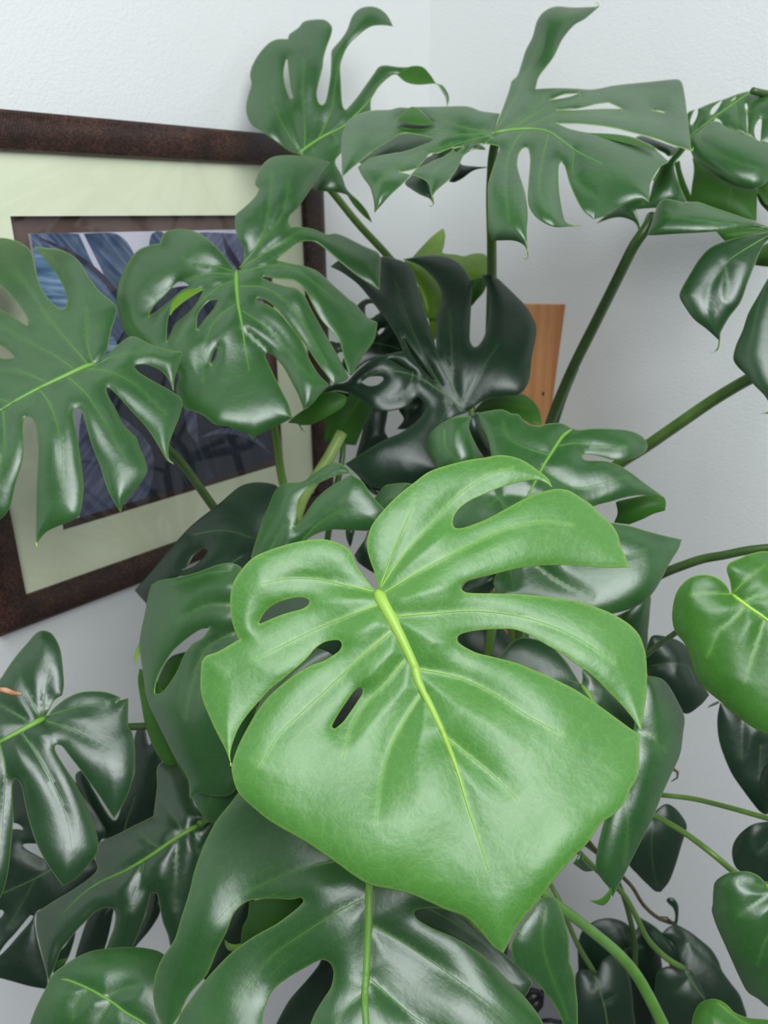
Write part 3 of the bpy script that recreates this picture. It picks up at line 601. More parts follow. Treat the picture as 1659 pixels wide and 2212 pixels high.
# left of the big leaf
leaf('U2', '700,715 640,680 560,690 450,730 330,760 240,775 195,800! 175,870 160,960 140,1050 130,1130 140,1220 155,1320 165,1400 200,1500 260,1620 330,1760 400,1880 410,1980 450,1950 640,1950 760,1700 780,1200 760,900', .93, (-.35, .3, .88), 'mature',
     ['217,1402! 215,1380 230,1310 270,1230 320,1160 400,1090 470,1045 518,1038! 480,1090 420,1130 380,1180 340,1270 290,1350 250,1395'], None, (3, 2), ['660,905 520,910 420,950 340,1000', '660,1060 520,1130 480,1180 420,1350 380,1550', '640,720 500,740 300,800'], vw=6, c=(400, 1450), quilt=.008, edge=.006, droop=.06, wave=.005)
leaf('U2', '500,1430 440,1560 405,1700 400,1830 430,1990 500,2100 545,2114! 690,1930 720,1790 720,1500 600,1400', .90, (-.2, .25, .95), 'mature', (), None, (3, 2), ['600,1500 540,1700 520,2000', '500,1500 470,1700'], vw=2.5, c=(450, 1680), droop=.03)
leaf('U2', '130,1260! 122,1330 140,1450 170,1600 230,1740 290,1797 335,1790! 400,1880 420,1700 330,1500 200,1300', .97, (-.3, .3, .9), 'under', quilt=0, wave=.002, droop=.01, name='leaf')
leaf('U2', '130,1115! 115,1150 103,1200 105,1245! 125,1190 150,1130', 1.0, (-.3, .3, .9), 'lime', quilt=0, droop=0, tip=0, wave=0, step=5)
leaf('U2', '104,830! 200,720 300,600 420,470 560,360 680,260 760,235 850,240 895,262 930,400 860,520 800,620 760,720 700,800 640,760 500,740 400,750 340,757 170,905! 130,860', 1.1, (-.2, .4, .88), 'dark', ['370,720! 400,690 430,640 480,600 505,610 480,650 440,690'], None, (3, 2), ['420,525 560,500 660,510 760,545', '700,640 600,700 520,720'], vw=8, c=(450, 1150), quilt=.006, droop=.03)
leaf('U2', '745,645! 770,560 800,470 840,370 880,280 930,240 1030,230 1100,180 1170,135 1220,125 1270,150 1305,185! 1240,190 1160,220 1060,270 1010,330 1000,420 985,480! 1030,430 1100,330 1180,260 1300,190! 1360,230 1400,290 1440,340 1482,382! 1480,500 1390,502 1320,500 1200,495 1130,510 1060,545 1000,590 900,700 760,720', .95, (-.1, .4, .9), 'mature', (), None, (3, 2), ['1000,590 1060,520 1120,460 1240,390 1330,375 1420,400', '820,660 850,610 900,520 980,420'], vw=5, c=(680, 1100), quilt=.006, edge=.007, droop=.03)
leaf('U2', '205,1420! 240,1300 300,1200 395,1165! 360,1270 320,1370 260,1430', 1.02, (-.2, .2, .95), 'under', quilt=0)
# centre left leaf
leaf('W2', '750,728! 730,718 690,660 640,600 560,530 480,490 400,483 320,505 290,570! 230,580 160,610 110,670 70,740 40,830 35,920 50,1010 80,1090 130,1150 180,1200 300,1300 400,1350 385,1450 430,1550 500,1575 542,1594! 560,1605 620,1650 700,1665 770,1690 820,1710 843,1742! 870,1720 950,1680 1083,1612! 1060,1530 1010,1430 960,1330 920,1240 935,1222 970,1240 1030,1310 1080,1400 1120,1480 1148,1560! 1200,1530 1250,1470 1305,1415! 1240,1350 1180,1250 1170,1220 1130,1140 1060,1050 1000,980 930,930 865,910 870,895 920,905 990,960 1050,1030 1100,1100 1170,1190 1230,1280 1290,1360 1330,1412! 1400,1390 1418,1368! 1350,1230 1280,1110 1200,970 1160,890 1110,840 1040,825 960,800 905,775 910,765 960,775 1050,785 1110,800 1160,850 1200,930 1250,1020 1320,1100 1370,1170 1390,1250 1422,1350! 1450,1340 1500,1250 1570,1150 1590,1060 1590,1040! 1530,1010 1460,930 1420,900 1340,830 1240,740 1160,705 1080,690 990,670! 1000,655 1070,600 1110,570 1160,555 1220,560 1290,610 1380,690 1480,770 1605,852! 1612,650! 1590,620 1500,580 1400,530 1340,510 1290,515 1200,480 1130,470 1075,470! 1060,440 1070,400 1120,350 1190,250 1250,160 1312,85! 1230,60 1140,45 1040,42 960,55 905,100 870,170 860,215 885,245! 860,290 800,350 745,400 740,460 760,540 795,600 790,680 775,725! 762,732',
     1.1, (.03, .5, .87), 'mature', ['222,1002! 260,940 330,870 390,805 430,798 465,825 420,850 340,920 270,975', '330,1155! 335,1060 350,990 400,925 480,870 555,842! 500,940 430,1010 380,1050 350,1120', '512,1085! 515,1000 545,950 590,910 640,905! 610,960 560,1020', '592,1290! 610,1220 638,1186! 622,1250'],
     '748,733 750,830 760,940 780,1050 800,1180 825,1330', (28, 5), ['735,735 640,710 520,690 420,660', '728,755 600,750 450,790 330,840 240,900', '735,790 640,830 560,900 450,1060 380,1180', '745,930 640,1010 570,1130 550,1250 550,1400', '765,715 860,600 920,480 950,300 960,150', '768,715 900,560 1010,420 1050,300 1060,200',
      '770,720 900,640 1020,570 1130,500 1300,540 1500,620', '765,745 880,715 1000,700 1120,740 1270,850 1400,950', '758,825 900,830 1000,880 1100,980 1200,1130 1290,1290', '775,965 900,1050 1000,1140 1090,1260 1200,1380', '800,1100 900,1180 1000,1280'],
     vw=6.5, c=(520, 700), quilt=.008, edge=.008, droop=.05, tip=.04, wave=.006, step=8)
leaf('W2', '350,1000! 360,930 400,880 450,850 500,838 557,842! 500,875 440,915 385,960', 1.085, (.1, .5, .85), 'limeunder', quilt=0, droop=0, tip=0, wave=0, step=5, name='curled_edge', label='yellow-green underside of a rolled lobe')
leaf('W2', '1055,1640! 1085,1610 1150,1562 1180,1545 1250,1470 1300,1455 1400,1480 1390,1540 1300,1600 1200,1650 1130,1655! 1150,1690 1165,1702! 1135,1680 1118,1650', 1.16, (0, .2, .95), 'under', quilt=0, droop=.01, wave=.001, name='curled_edge')
# top left leaf
leaf('T2', '400,922! 350,905 300,870 230,820 190,790 120,745 90,680 88,620 105,550 118,500 110,450 125,390 165,320 220,260 270,235 337,232! 345,205 400,165 430,130 490,117 560,120 600,160 595,210 570,280 550,350 545,400 520,500 510,560 520,610 540,627 560,610 575,550 590,450 595,350 600,300 650,240 690,180 720,100 760,55 820,38 880,50 930,90 966,157! 900,150 830,160 760,210 700,270 665,340 650,400 655,500 660,600 668,640 682,655 700,640 750,580 800,510 850,440 880,400 920,390 1000,400 1060,400 1110,393 1150,405 1190,450 1220,495 1260,510 1290,550 1300,590 1288,642! 1280,590 1260,550 1220,500 1110,500 1050,485 980,445 930,470 880,520 840,580 832,620 835,700! 800,780 720,860 650,920 620,970 660,1050 690,1130 760,1200 810,1260 840,1325! 790,1280 740,1215 690,1165 600,1145 500,1140 480,1110 470,1000 430,930! 415,924',
     1.38, (.12, .25, .96), 'mature', ['332,355 342,440 352,520 366,580 350,587 325,520 312,450 318,390'], '405,915 480,860 560,810 660,760 740,690 830,590 900,480 980,425', (18, 5), ['400,905 340,800 280,690 240,580', '435,885 440,780 430,640 425,500 430,350', '515,835 560,750 600,650 620,500 650,350 720,200', '480,870 495,930', '610,810 650,870'],
     vw=9, c=(660, 250), quilt=.008, edge=.007, droop=.05, tip=.03, wave=.008, step=7,
     under=[('988,445! 1060,400 1110,393 1150,405 1190,450 1220,497! 1110,505 1040,488', .02), ('690,1163! 740,1185 780,1225 815,1275 838,1327! 790,1290 730,1225', .02)])
# top centre leaf
leaf('P', '1066,286! 1080,250 1098,200 1105,175! 1118,162 1135,110 1150,80 1160,45 1175,25 1200,14 1240,16 1295,14! 1265,40 1240,55 1215,85 1195,125 1165,165 1157,192! 1200,190 1240,191 1281,193 1330,184 1400,177 1462,171 1473,178 1480,210 1484,243! 1485,247 1487,265 1490,290 1494,326! 1460,315 1420,300 1370,287 1310,273 1260,268 1203,266! 1230,278 1275,287 1330,290 1370,297 1412,318! 1440,345 1445,350! 1425,362 1410,385 1404,400 1402,438! 1385,432 1365,435 1340,447 1310,465 1282,474! 1260,455 1245,430 1230,395 1220,360 1212,350 1207,360 1207,400 1212,440 1220,475 1232,484 1256,487! 1225,490 1195,490 1165,475 1147,455 1140,430 1142,390 1145,345 1140,320 1130,320 1120,335 1118,360 1128,395 1135,420 1140,460 1138,500 1140,547! 1132,530 1110,520 1063,520! 1055,500 1053,450 1054,400 1062,370 1072,340 1078,318 1060,312 1038,310 1026,314 1011,329 1001,337 989,362 973,385 953,403 940,415 933,428! 928,405 918,390 897,380 863,372! 887,367 910,360 940,345 958,338 976,325 978,318! 960,325 948,330 928,332 920,342 907,357 892,372 877,390 867,400 842,423 809,460! 807,433 799,405 783,382 773,362! 783,352 806,339 842,332 872,327 910,314 933,304 938,300! 925,296 892,289 872,287 862,291 842,304 821,317 801,329 776,350 756,367 739,383! 738,345 737,301 742,281 751,261 766,251 786,242 811,238 842,237 862,232 882,233! 900,231 950,230 1000,229 1019,232 1037,239 1054,242 1080,245!',
     1.1, (.0, .72, .69), 'mature', ['1190,216! 1215,205 1252,201! 1230,209', '1203,238! 1250,234 1290,224 1315,221! 1345,235! 1300,235 1240,238', '1412,239! 1436,244! 1432,240', '858,258! 887,232 898,232 910,240 938,266! 915,269 887,267', '865,289! 885,293 938,300! 920,310 890,305', '978,321! 990,318 1000,317! 985,329'],
     '1068,287 1110,281 1150,279 1185,285 1215,305 1250,330 1300,355', (9, 3), ['1068,285 1100,235 1140,150 1170,80', '1085,282 1150,240 1180,205', '1100,281 1180,235 1300,205 1440,195', '1120,279 1200,250 1300,245 1430,262', '1135,281 1110,310 1095,350 1093,420 1100,480', '1185,288 1175,330 1165,400 1180,460', '1240,325 1240,380 1290,430',
      '1062,288 1000,290 920,280 860,280 800,310', '1064,291 990,310 900,335 820,390 810,430', '1070,293 1030,320 960,350 930,380', '1060,286 1000,275 930,250'], vw=3, c=(1100, 300), quilt=.006, edge=.006, droop=.03, tip=.03, wave=.005, step=7, under=[('1275,287! 1330,290 1370,299 1412,318! 1418,326! 1370,313 1320,301', .01)])
leaf('W3', '440,560 560,470 650,430 780,420 1000,450 1200,480 1300,500 1380,560 1330,565 1250,560 1180,620 1170,690 1290,708 1400,714! 1280,742 1180,812 1110,845 1065,838! 1120,720 1130,640 1060,600 1020,635 980,700 930,780 900,860 935,1035! 900,985 820,950 740,900 690,850 760,770 850,650 930,600 850,560 700,590 600,600 480,640 380,680 300,680 340,640', 1.25, (0, .5, .85), 'deep', (), None, (3, 2), ['1300,500 1000,520 700,540', '1250,540 1000,600 850,700'], vw=2, quilt=.004, droop=.02)
leaf('W3', '625,310! 680,250 740,203 780,205 830,240 942,342! 850,354 740,345', 1.16, (0, .7, .7), 'under', quilt=0, droop=.004, tip=0, wave=0, step=6, name='curled_edge')
# leaves at the top right
leaf('V2', '820,420 920,375 1050,320 1180,280 1300,235 1430,205 1588,205 1800,230 1900,600 1700,800 1588,730 1350,620 1200,560 1160,545! 1140,500 1110,470 1080,475 1075,510 1040,540! 930,640 860,760 820,700', 1.25, (-.2, .5, .84), 'mature', ['845,520 855,460 890,385 915,370 915,430 885,500 860,530', '1035,425 1055,370 1110,320 1150,295 1110,370 1060,430', '1235,300 1280,262 1270,285', '1368,330 1385,325 1394,370 1385,390 1370,370', '1460,560 1480,510 1510,470 1527,480 1520,600 1510,690 1465,640', '1386,400! 1394,500 1392,618! 1384,500'],
     '1430,212 1270,320 1100,440 900,590 820,670', (12, 12), ['1280,330 1290,450 1300,600', '900,580 930,480 1000,360', '1130,420 1180,330', '1430,220 1540,270 1640,300'], vw=9, c=(1560, 280), quilt=.006)
leaf('V2', '960,560! 1040,500 1120,500 1200,560 1350,620 1588,720 1700,780 1700,950 1600,1050 1540,1110 1450,1150! 1350,1140 1250,1110 1100,1030 1000,950 900,880 850,780 840,700 870,640', 1.14, (-.1, .45, .88), 'mature', (), None, (3, 2), ['960,560 930,640 980,720 1100,800 1300,890 1500,950'], vw=7, c=(1560, 360), quilt=.006, edge=.008, droop=.03)
leaf('V2', '-50,1470! 150,1300 350,1240 440,1250 500,1060 580,900 640,870 740,745 800,760 750,830 700,890 695,960 740,1100 815,1262! 700,1290 540,1320 400,1330 325,1340! 350,1440 368,1520 352,1590! 340,1500 300,1450 200,1415 100,1420', 1.2, (-.1, .35, .9), 'mature', (), None, (3, 2), ['740,760 640,880'], vw=7, c=(1390, 420), quilt=.002, edge=.005, droop=.05, tip=.04)
leaf('V2', '690,890! 745,870! 760,960 800,1080 850,1200! 862,1100 880,960 865,840! 1000,940 1250,1100 1450,1140 1700,1140 1590,1300 1485,1170! 1478,1450! 1300,1400 1100,1330 900,1270 815,1265! 740,1100', 1.38, (-.1, .2, .97), 'under', (), None, (3, 2), ['1230,1130 1210,1320'], vw=3, c=(1530, 400), quilt=0)
leaf('V2', '1588,1000! 1720,960 1800,1100 1800,1450 1588,1362! 1500,1260 1486,1130', 1.36, (-.1, .2, .97), 'under', c=(1650, 430), quilt=0)
leaf('V2', '300,660! 380,632 560,690 700,740 790,745! 700,810 640,830 600,800 540,770 440,710', 1.28, (0, .6, .8), 'deep', (), None, (3, 2), ['640,700 690,780'], vw=4, quilt=0, c=(1420, 315))
leaf('V2', '485,1060! 580,905! 570,960 545,1010 515,1062!', 1.17, (0, .3, .95), 'under', quilt=0, droop=0, tip=0, wave=0, step=5, name='curled_edge')
leaf('V2', '600,1235 700,1250 800,1270 920,1265 1050,1310 1200,1360 1400,1430 1588,1500 1750,1560 1750,1590! 1588,1534 1450,1512 1300,1530 1100,1548 900,1562 700,1572 500,1585 432,1584! 470,1480 500,1380 530,1300 560,1260', 1.03, (.0, .55, .83), 'mature', (), None, (3, 2), ['1750,1575 1400,1500 1000,1450 600,1400'], vw=2, c=(1540, 470), quilt=.004, edge=.012, droop=.03)
leaf('V2', '1095,1548! 1350,1512 1588,1530 1660,1560 1400,1595 1180,1642! 1130,1590', 1.1, (0, .2, .95), 'under', quilt=0, c=(1620, 505), name='curled_edge')
leaf('T5', '1100,215 1005,245 900,265 780,295 700,330 640,390 590,470 545,550 535,590 560,640 610,710 680,765 743,822! 740,850 725,880 697,893! 735,878 748,850 752,800! 755,780 800,700 860,620 900,510 940,410 970,340 1005,290 1100,230', 1.0, (-.1, .4, .9), 'deep', (), '1080,240 1010,268 900,330 800,395 770,430', (7, 4), ['770,430 700,540 690,680 738,800', '780,430 790,540 760,640'], vw=3, quilt=.006, edge=.008, droop=.03)
leaf('T5', '935,425! 970,330 1060,300 1100,400 1060,430 1000,433', 1.15, (0, .2, .95), 'under', quilt=0)
leaf('T5', '1040,470 1005,495 950,590 900,680 870,770 835,850 820,920 840,960 880,1000 930,1060 980,1110 1005,1145! 1012,1195 965,1212! 1030,1215! 1200,1050 1250,700 1150,450', .97, (-.2, .35, .9), 'deep', (), None, (3, 2), ['1060,560 1020,800 1030,1080'], vw=3, quilt=.006, edge=.008, droop=.04, c=(1660, 700))
# dark leaf in the middle
leaf('T4', '965,928! 1030,880 1090,850 1170,840 1230,835 1270,800 1290,750 1300,650 1320,550 1322,480 1290,410 1260,370 1180,290 1110,230 1040,218! 1062,260 1075,330 1078,430 1060,530 1030,580 1005,592 985,560 985,480 990,380 992,260 960,200 910,150 840,125 740,125 640,142! 720,170 790,230 830,290 840,350 820,420 810,500 812,600! 790,520 760,430 730,330 700,220 670,170 620,145 530,130 520,210 520,290! 440,220 350,150 310,150 270,180! 330,210 410,270 470,340 540,430 580,490 620,560 640,612! 600,620 520,640 460,670 400,720 350,770 280,785 220,830! 300,815 370,830 420,860 480,900 540,920 600,915 660,895 700,855 722,850 755,890 745,930 700,980 630,1030 560,1060 470,1110 345,1190! 400,1240 450,1290 530,1320 620,1295 700,1290 830,1240 830,1180 800,1100 820,1010 880,960',
     1.25, (.02, .3, .95), 'dark', ['425,772! 470,745 530,742 542,757 510,785 465,790', '562,650! 600,658 650,690 692,722! 640,695', '645,540! 680,590 730,660 802,765! 740,705 690,640'], '965,925 860,840 760,770 690,735 600,715 520,720 450,750', (9, 3),
     ['945,900 900,780 890,600 880,400', '950,900 1000,790 1060,680 1130,580', '870,840 780,700 700,530 640,380 600,250', '690,740 670,800 600,855 500,850', '855,850 860,920 830,980', '930,880 850,700 760,500'], vw=4.5, c=(940, 780), quilt=.007, edge=.007, droop=.04, tip=.03, wave=.006)
leaf('T4', '130,960! 200,850 228,828 300,817 372,830! 330,880 250,950 150,987', 1.27, (0, .2, .95), 'under', quilt=0, droop=.005, tip=0, wave=.001, name='curled_edge')
leaf('T4', '250,930 300,860 390,830 480,900 440,1000 400,1095! 330,1088 238,1072! 240,1000', 1.36, (.2, .1, .95), 'under', (), None, (3, 2), ['420,860 340,980'], vw=4, c=(745, 905), quilt=0)
leaf('T4', '470,890 560,900 548,1020 567,1056! 480,1112 395,1168! 430,1040', 1.45, (0, .2, .95), 'dark', quilt=0)
leaf('T4', '620,905 700,840 770,880 760,940 660,1010 610,1012! 645,960', 1.45, (0, .2, .95), 'dark', quilt=0)
leaf('W4', '100,1430 200,1420 300,1430 400,1200 500,1000 640,910 800,1000 1000,900 1120,1150 1300,1500 1500,1900 1200,1900 900,1700 850,1610 620,1670 430,1830! 300,1690 240,1560 150,1480', 1.42, (.1, .35, .93), 'dark', ['603,1040 612,990 645,972 700,972 780,1078! 730,1110 690,1140 640,1145 606,1100', '750,1320 790,1270 838,1264! 810,1310 765,1342', '258,1600 300,1552 345,1560 347,1610 320,1682!'], '1020,1520 850,1470 700,1440', (12, 8), ['770,1460 780,1600', '740,1440 870,1350 950,1300', '1180,1600 1320,1740'], vw=8, c=(840, 760))
LB = 'bright lime green young leaf by the wall corner'
leaf('T2', '1060,1560! 1150,1460 1200,1410 1240,1380 1264,1363! 1277,1400 1270,1470 1262,1510 1340,1520 1390,1530 1420,1520 1470,1512 1520,1525 1560,1600 1500,1680 1400,1660 1300,1600 1100,1600', 1.5, (0, .6, .8), 'lime', (), None, (3, 2), ['1140,1540 1230,1460 1262,1380', '1300,1530 1420,1570 1500,1600'], vw=5, quilt=.004, label=LB)
leaf('T4', '650,150 740,185 800,230 850,330 850,390 830,430 760,440 735,330 700,230', 1.42, (.2, .4, .9), 'lime', (), None, (3, 2), ['700,180 770,280 830,380'], vw=4, quilt=.003, label='yellow-green leaf behind the dark leaf')
leaf('T4', '770,440! 830,440 815,530 795,560', 1.44, (.2, .4, .9), 'lime', quilt=0, droop=0)
leaf('T4', '990,250! 1030,235 1070,240 1060,300 1020,350 985,380', 1.45, (.1, .3, .9), 'under', quilt=0)
leaf('T4', '1000,925! 1050,870 1130,840 1250,832 1310,870 1345,930 1352,985! 1310,990 1250,960 1150,950 1060,930', 1.3, (0, .6, .8), 'under', (), None, (3, 2), ['1030,900 1150,880 1290,910'], vw=3, c=(1120, 880), quilt=.003)
# right of the middle
leaf('U3', '465,108! 530,95 600,88 650,110 690,115 710,140 750,170 800,180! 860,165 930,165 980,190 1020,200 1100,193 1200,195 1300,205 1370,235 1400,280 1390,320 1330,355 1260,370 1200,365 1150,350 1090,335 1050,335 1040,350 1060,368 1120,370 1180,375 1240,395 1300,430 1380,490 1450,540 1492,572! 1380,560 1290,570 1200,595 1110,620 1000,680 850,740 700,780 560,790 400,780 300,780 260,700 300,600 400,500 480,420 540,350! 520,250 480,170',
     .95, (.02, .5, .86), 'mature', (), '985,197 930,240 870,330 820,410 770,510 740,570 700,650', (18, 12), ['905,290 1000,275 1150,290 1300,290', '820,410 880,460 1010,520 1200,480 1300,460', '860,340 760,310 640,250 600,150', '740,570 620,560 520,620', '560,560 640,650'], vw=7, c=(1200, 1000), quilt=.008, edge=.008, droop=.04, wave=.006)
leaf('U3', '1225,600! 1240,592 1380,562 1450,560 1492,572 1502,610 1497,645! 1430,665 1380,690 1300,722! 1215,712! 1235,660', .97, (0, .2, .95), 'under', quilt=0, c=(1400, 1110), name='curled_edge')
leaf('U3', '400,125! 340,130 270,160 210,210 188,260 195,320 220,370 250,420 400,460 495,345! 470,310 430,230 415,180 428,128', 1.0, (-.1, .5, .85), 'mature', (), None, (3, 2), ['280,200 290,300 360,380'], vw=6, quilt=.006, edge=.008)
leaf('U3', '420,130! 470,115 500,230 570,330 500,350! 450,290 412,190', 1.05, (.1, .3, .95), 'dark', quilt=0)
leaf('V3', '820,1250! 900,1140 980,1040 1050,1015 1285,1015 1300,1200 1000,1400', .99, (0, .5, .85), 'mature', c=(840, 1070))
leaf('U3', '560,1075 550,1040 580,960 650,830 800,700 1000,660 1190,710 1300,730 1400,760 1500,785 1590,805! 1570,860 1520,940 1480,1020 1430,1100 1380,1150 1300,1190 1220,1212 1100,1230 950,1200 700,1160 545,1150', .9, (.1, .45, .88), 'mature', (), None, (3, 2), ['780,940 880,1020 1000,1085 1130,1130', '640,960 655,1030 670,1100', '1000,900 1200,900 1400,860'], vw=6, c=(1250, 1200), quilt=.007, edge=.01, droop=.04, wave=.005)
leaf('U3', '370,1085! 400,1040 500,1000 590,965 570,1050 510,1115 420,1120', .98, (0, .4, .9), 'deep', quilt=.002)
leaf('U3', '1200,1240! 1320,1180 1412,1110 1414,1200 1405,1300 1390,1420 1300,1400', 1.0, (.2, .2, .95), 'mature', quilt=.002)
leaf('V1', '1218,1148! 1170,1070 1100,960 950,800 800,745 690,735 600,780 520,870 450,980 600,1150 1000,1500 1400,1700 1850,1900 1900,1500 1700,1350 1500,1200 1350,1050 1240,1020 1237,1100 1228,1150', .93, (.05, .45, .9), 'deep', (), '1225,1155 1300,1260 1350,1340 1410,1420', (40, 34), ['1215,1150 1050,1100 850,1100', '1300,1270 1250,1290', '1310,1215 1450,1215', '1240,1150 1320,1110', '1410,1400 1520,1460 1700,1550'], vw=9, c=(1250, 1480))
leaf('U4', '400,655 470,655 510,690 550,760 580,830 575,900 560,1000 520,1090 480,1180 440,1280 390,1380 340,1480 300,1560 257,1642! 240,1600 215,1570 178,1520! 185,1440 200,1370 220,1300 260,1200 320,1050 350,900 370,750', .82, (.35, .25, .9), 'mature', (), None, (3, 2), ['320,1150 325,1350 310,1500', '390,900 440,930 500,990'], vw=4, c=(1400, 1700), quilt=.004, edge=.01, droop=.03, under=[('255,1620! 240,1658 210,1679 152,1658! 200,1650 235,1620 250,1595!', .005)])
leaf('U4', '78,1490! 105,1450 122,1435 130,1478 175,1522! 130,1525', .84, (0, .4, .9), 'mature', quilt=0, droop=.004, step=5)
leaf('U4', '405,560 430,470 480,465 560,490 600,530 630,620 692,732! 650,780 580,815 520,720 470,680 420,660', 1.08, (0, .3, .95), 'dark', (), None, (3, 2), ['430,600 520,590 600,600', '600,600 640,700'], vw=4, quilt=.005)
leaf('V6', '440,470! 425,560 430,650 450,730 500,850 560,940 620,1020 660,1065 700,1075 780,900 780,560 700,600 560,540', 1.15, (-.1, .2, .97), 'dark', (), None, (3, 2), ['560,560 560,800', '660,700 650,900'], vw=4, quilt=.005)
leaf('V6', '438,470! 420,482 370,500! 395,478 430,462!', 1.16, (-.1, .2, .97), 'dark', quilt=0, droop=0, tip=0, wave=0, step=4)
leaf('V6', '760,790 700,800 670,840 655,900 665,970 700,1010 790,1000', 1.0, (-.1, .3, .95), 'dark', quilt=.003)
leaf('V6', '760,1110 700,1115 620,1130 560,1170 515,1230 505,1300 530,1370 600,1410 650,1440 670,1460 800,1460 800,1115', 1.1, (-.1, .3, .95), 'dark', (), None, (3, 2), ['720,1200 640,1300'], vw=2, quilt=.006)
leaf('U4', '788,277! 770,240 730,205 680,190 630,195 590,215 550,260 530,320 525,390 540,450 580,500 610,570 630,640 680,710 740,760 820,830 900,885 956,908 1050,905 1180,700 1180,300 1080,120 956,85 880,95 820,120 780,140 770,170 785,220 793,270!', .76, (-.12, .38, .92), 'fresh', (), '792,278 860,330 960,400 1060,500 1100,700', (17, 8), ['785,278 690,275 600,280', '845,315 900,290 1000,270', '850,335 800,390 740,440 680,560', '940,395 900,520 850,680', '800,272 870,200 940,150'], vw=5, c=(1600, 1380), quilt=.008, edge=.009, droop=.04, wave=.004)
leaf('V6', '680,1440! 650,1410 600,1388 550,1385 480,1395 415,1440 403,1490 400,1560 395,1600 420,1680 460,1770 500,1860 550,1970 590,2040 650,2080 700,2120 800,2150 850,1900 850,1500 760,1420 700,1440', .86, (-.1, .35, .93), 'mature', (), '685,1450 760,1560 840,1700', (22, 14), ['700,1520 600,1580 530,1640', '680,1470 600,1450 520,1440', '760,1600 680,1780 640,1900'], vw=4, c=(1590, 2000), quilt=.007, edge=.01, droop=.04)
leaf('V6', '285,2212! 300,2150 330,2100 380,2078 430,2080 480,2110 520,2150 600,2180 700,2190 850,2230 850,2400 250,2400', .80, (-.1, .4, .9), 'fresh', (), None, (3, 2), ['430,2100 560,2200 700,2260'], vw=3, c=(1560, 2200), edge=.01)
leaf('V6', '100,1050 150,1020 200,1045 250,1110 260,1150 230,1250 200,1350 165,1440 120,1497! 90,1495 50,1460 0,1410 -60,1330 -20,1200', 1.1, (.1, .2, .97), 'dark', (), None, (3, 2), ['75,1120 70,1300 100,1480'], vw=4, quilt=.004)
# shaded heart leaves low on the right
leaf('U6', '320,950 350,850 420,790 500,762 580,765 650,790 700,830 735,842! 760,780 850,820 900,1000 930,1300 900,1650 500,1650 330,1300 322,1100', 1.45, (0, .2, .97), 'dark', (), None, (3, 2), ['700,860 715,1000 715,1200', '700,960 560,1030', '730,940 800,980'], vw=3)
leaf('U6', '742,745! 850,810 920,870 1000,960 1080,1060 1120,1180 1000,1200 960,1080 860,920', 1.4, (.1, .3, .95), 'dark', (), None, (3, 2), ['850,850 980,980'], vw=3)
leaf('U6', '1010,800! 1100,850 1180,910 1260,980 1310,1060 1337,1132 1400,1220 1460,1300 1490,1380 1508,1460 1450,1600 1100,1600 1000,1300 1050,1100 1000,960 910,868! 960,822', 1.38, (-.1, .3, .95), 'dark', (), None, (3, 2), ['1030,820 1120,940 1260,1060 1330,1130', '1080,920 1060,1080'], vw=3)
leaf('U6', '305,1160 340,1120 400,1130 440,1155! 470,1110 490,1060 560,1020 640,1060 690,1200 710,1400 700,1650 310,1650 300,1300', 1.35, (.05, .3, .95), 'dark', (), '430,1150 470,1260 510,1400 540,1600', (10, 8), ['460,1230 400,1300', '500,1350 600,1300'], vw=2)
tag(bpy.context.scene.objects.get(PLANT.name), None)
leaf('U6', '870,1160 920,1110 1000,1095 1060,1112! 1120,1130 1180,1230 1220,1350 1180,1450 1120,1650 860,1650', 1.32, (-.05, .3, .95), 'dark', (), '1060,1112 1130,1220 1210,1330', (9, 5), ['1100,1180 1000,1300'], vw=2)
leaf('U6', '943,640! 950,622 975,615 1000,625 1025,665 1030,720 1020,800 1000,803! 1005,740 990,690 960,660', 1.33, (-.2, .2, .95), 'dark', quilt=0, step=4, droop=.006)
# shaded leaves behind the big front leaf
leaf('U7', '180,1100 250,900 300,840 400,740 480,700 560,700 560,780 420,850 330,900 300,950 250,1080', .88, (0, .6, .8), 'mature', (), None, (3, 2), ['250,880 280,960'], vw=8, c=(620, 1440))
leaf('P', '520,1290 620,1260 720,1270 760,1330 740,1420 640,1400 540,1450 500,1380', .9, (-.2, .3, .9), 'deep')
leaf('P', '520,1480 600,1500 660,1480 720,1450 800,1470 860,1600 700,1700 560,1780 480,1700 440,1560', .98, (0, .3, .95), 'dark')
leaf('P', '1130,1440 1030,1440 985,1400 990,1340 1060,1330', 1.5, (0, .3, .95), 'dark')  # dark leaf added as backing, its colour stands in for deep shade
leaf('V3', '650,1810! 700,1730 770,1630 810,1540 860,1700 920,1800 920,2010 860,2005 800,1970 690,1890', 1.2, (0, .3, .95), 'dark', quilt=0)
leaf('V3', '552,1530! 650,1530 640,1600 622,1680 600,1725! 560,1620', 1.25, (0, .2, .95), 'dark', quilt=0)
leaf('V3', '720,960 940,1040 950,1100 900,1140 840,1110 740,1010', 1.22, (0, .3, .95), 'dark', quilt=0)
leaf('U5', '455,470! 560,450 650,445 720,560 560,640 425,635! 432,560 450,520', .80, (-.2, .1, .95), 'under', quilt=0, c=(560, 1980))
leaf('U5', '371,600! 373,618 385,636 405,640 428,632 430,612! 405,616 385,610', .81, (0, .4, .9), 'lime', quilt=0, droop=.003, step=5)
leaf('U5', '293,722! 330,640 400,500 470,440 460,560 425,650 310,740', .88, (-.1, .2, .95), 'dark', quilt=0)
leaf('U5', '530,920! 590,810 650,740 690,690 720,640 780,660 760,780 680,940', .92, (.1, .2, .95), 'dark', quilt=0)

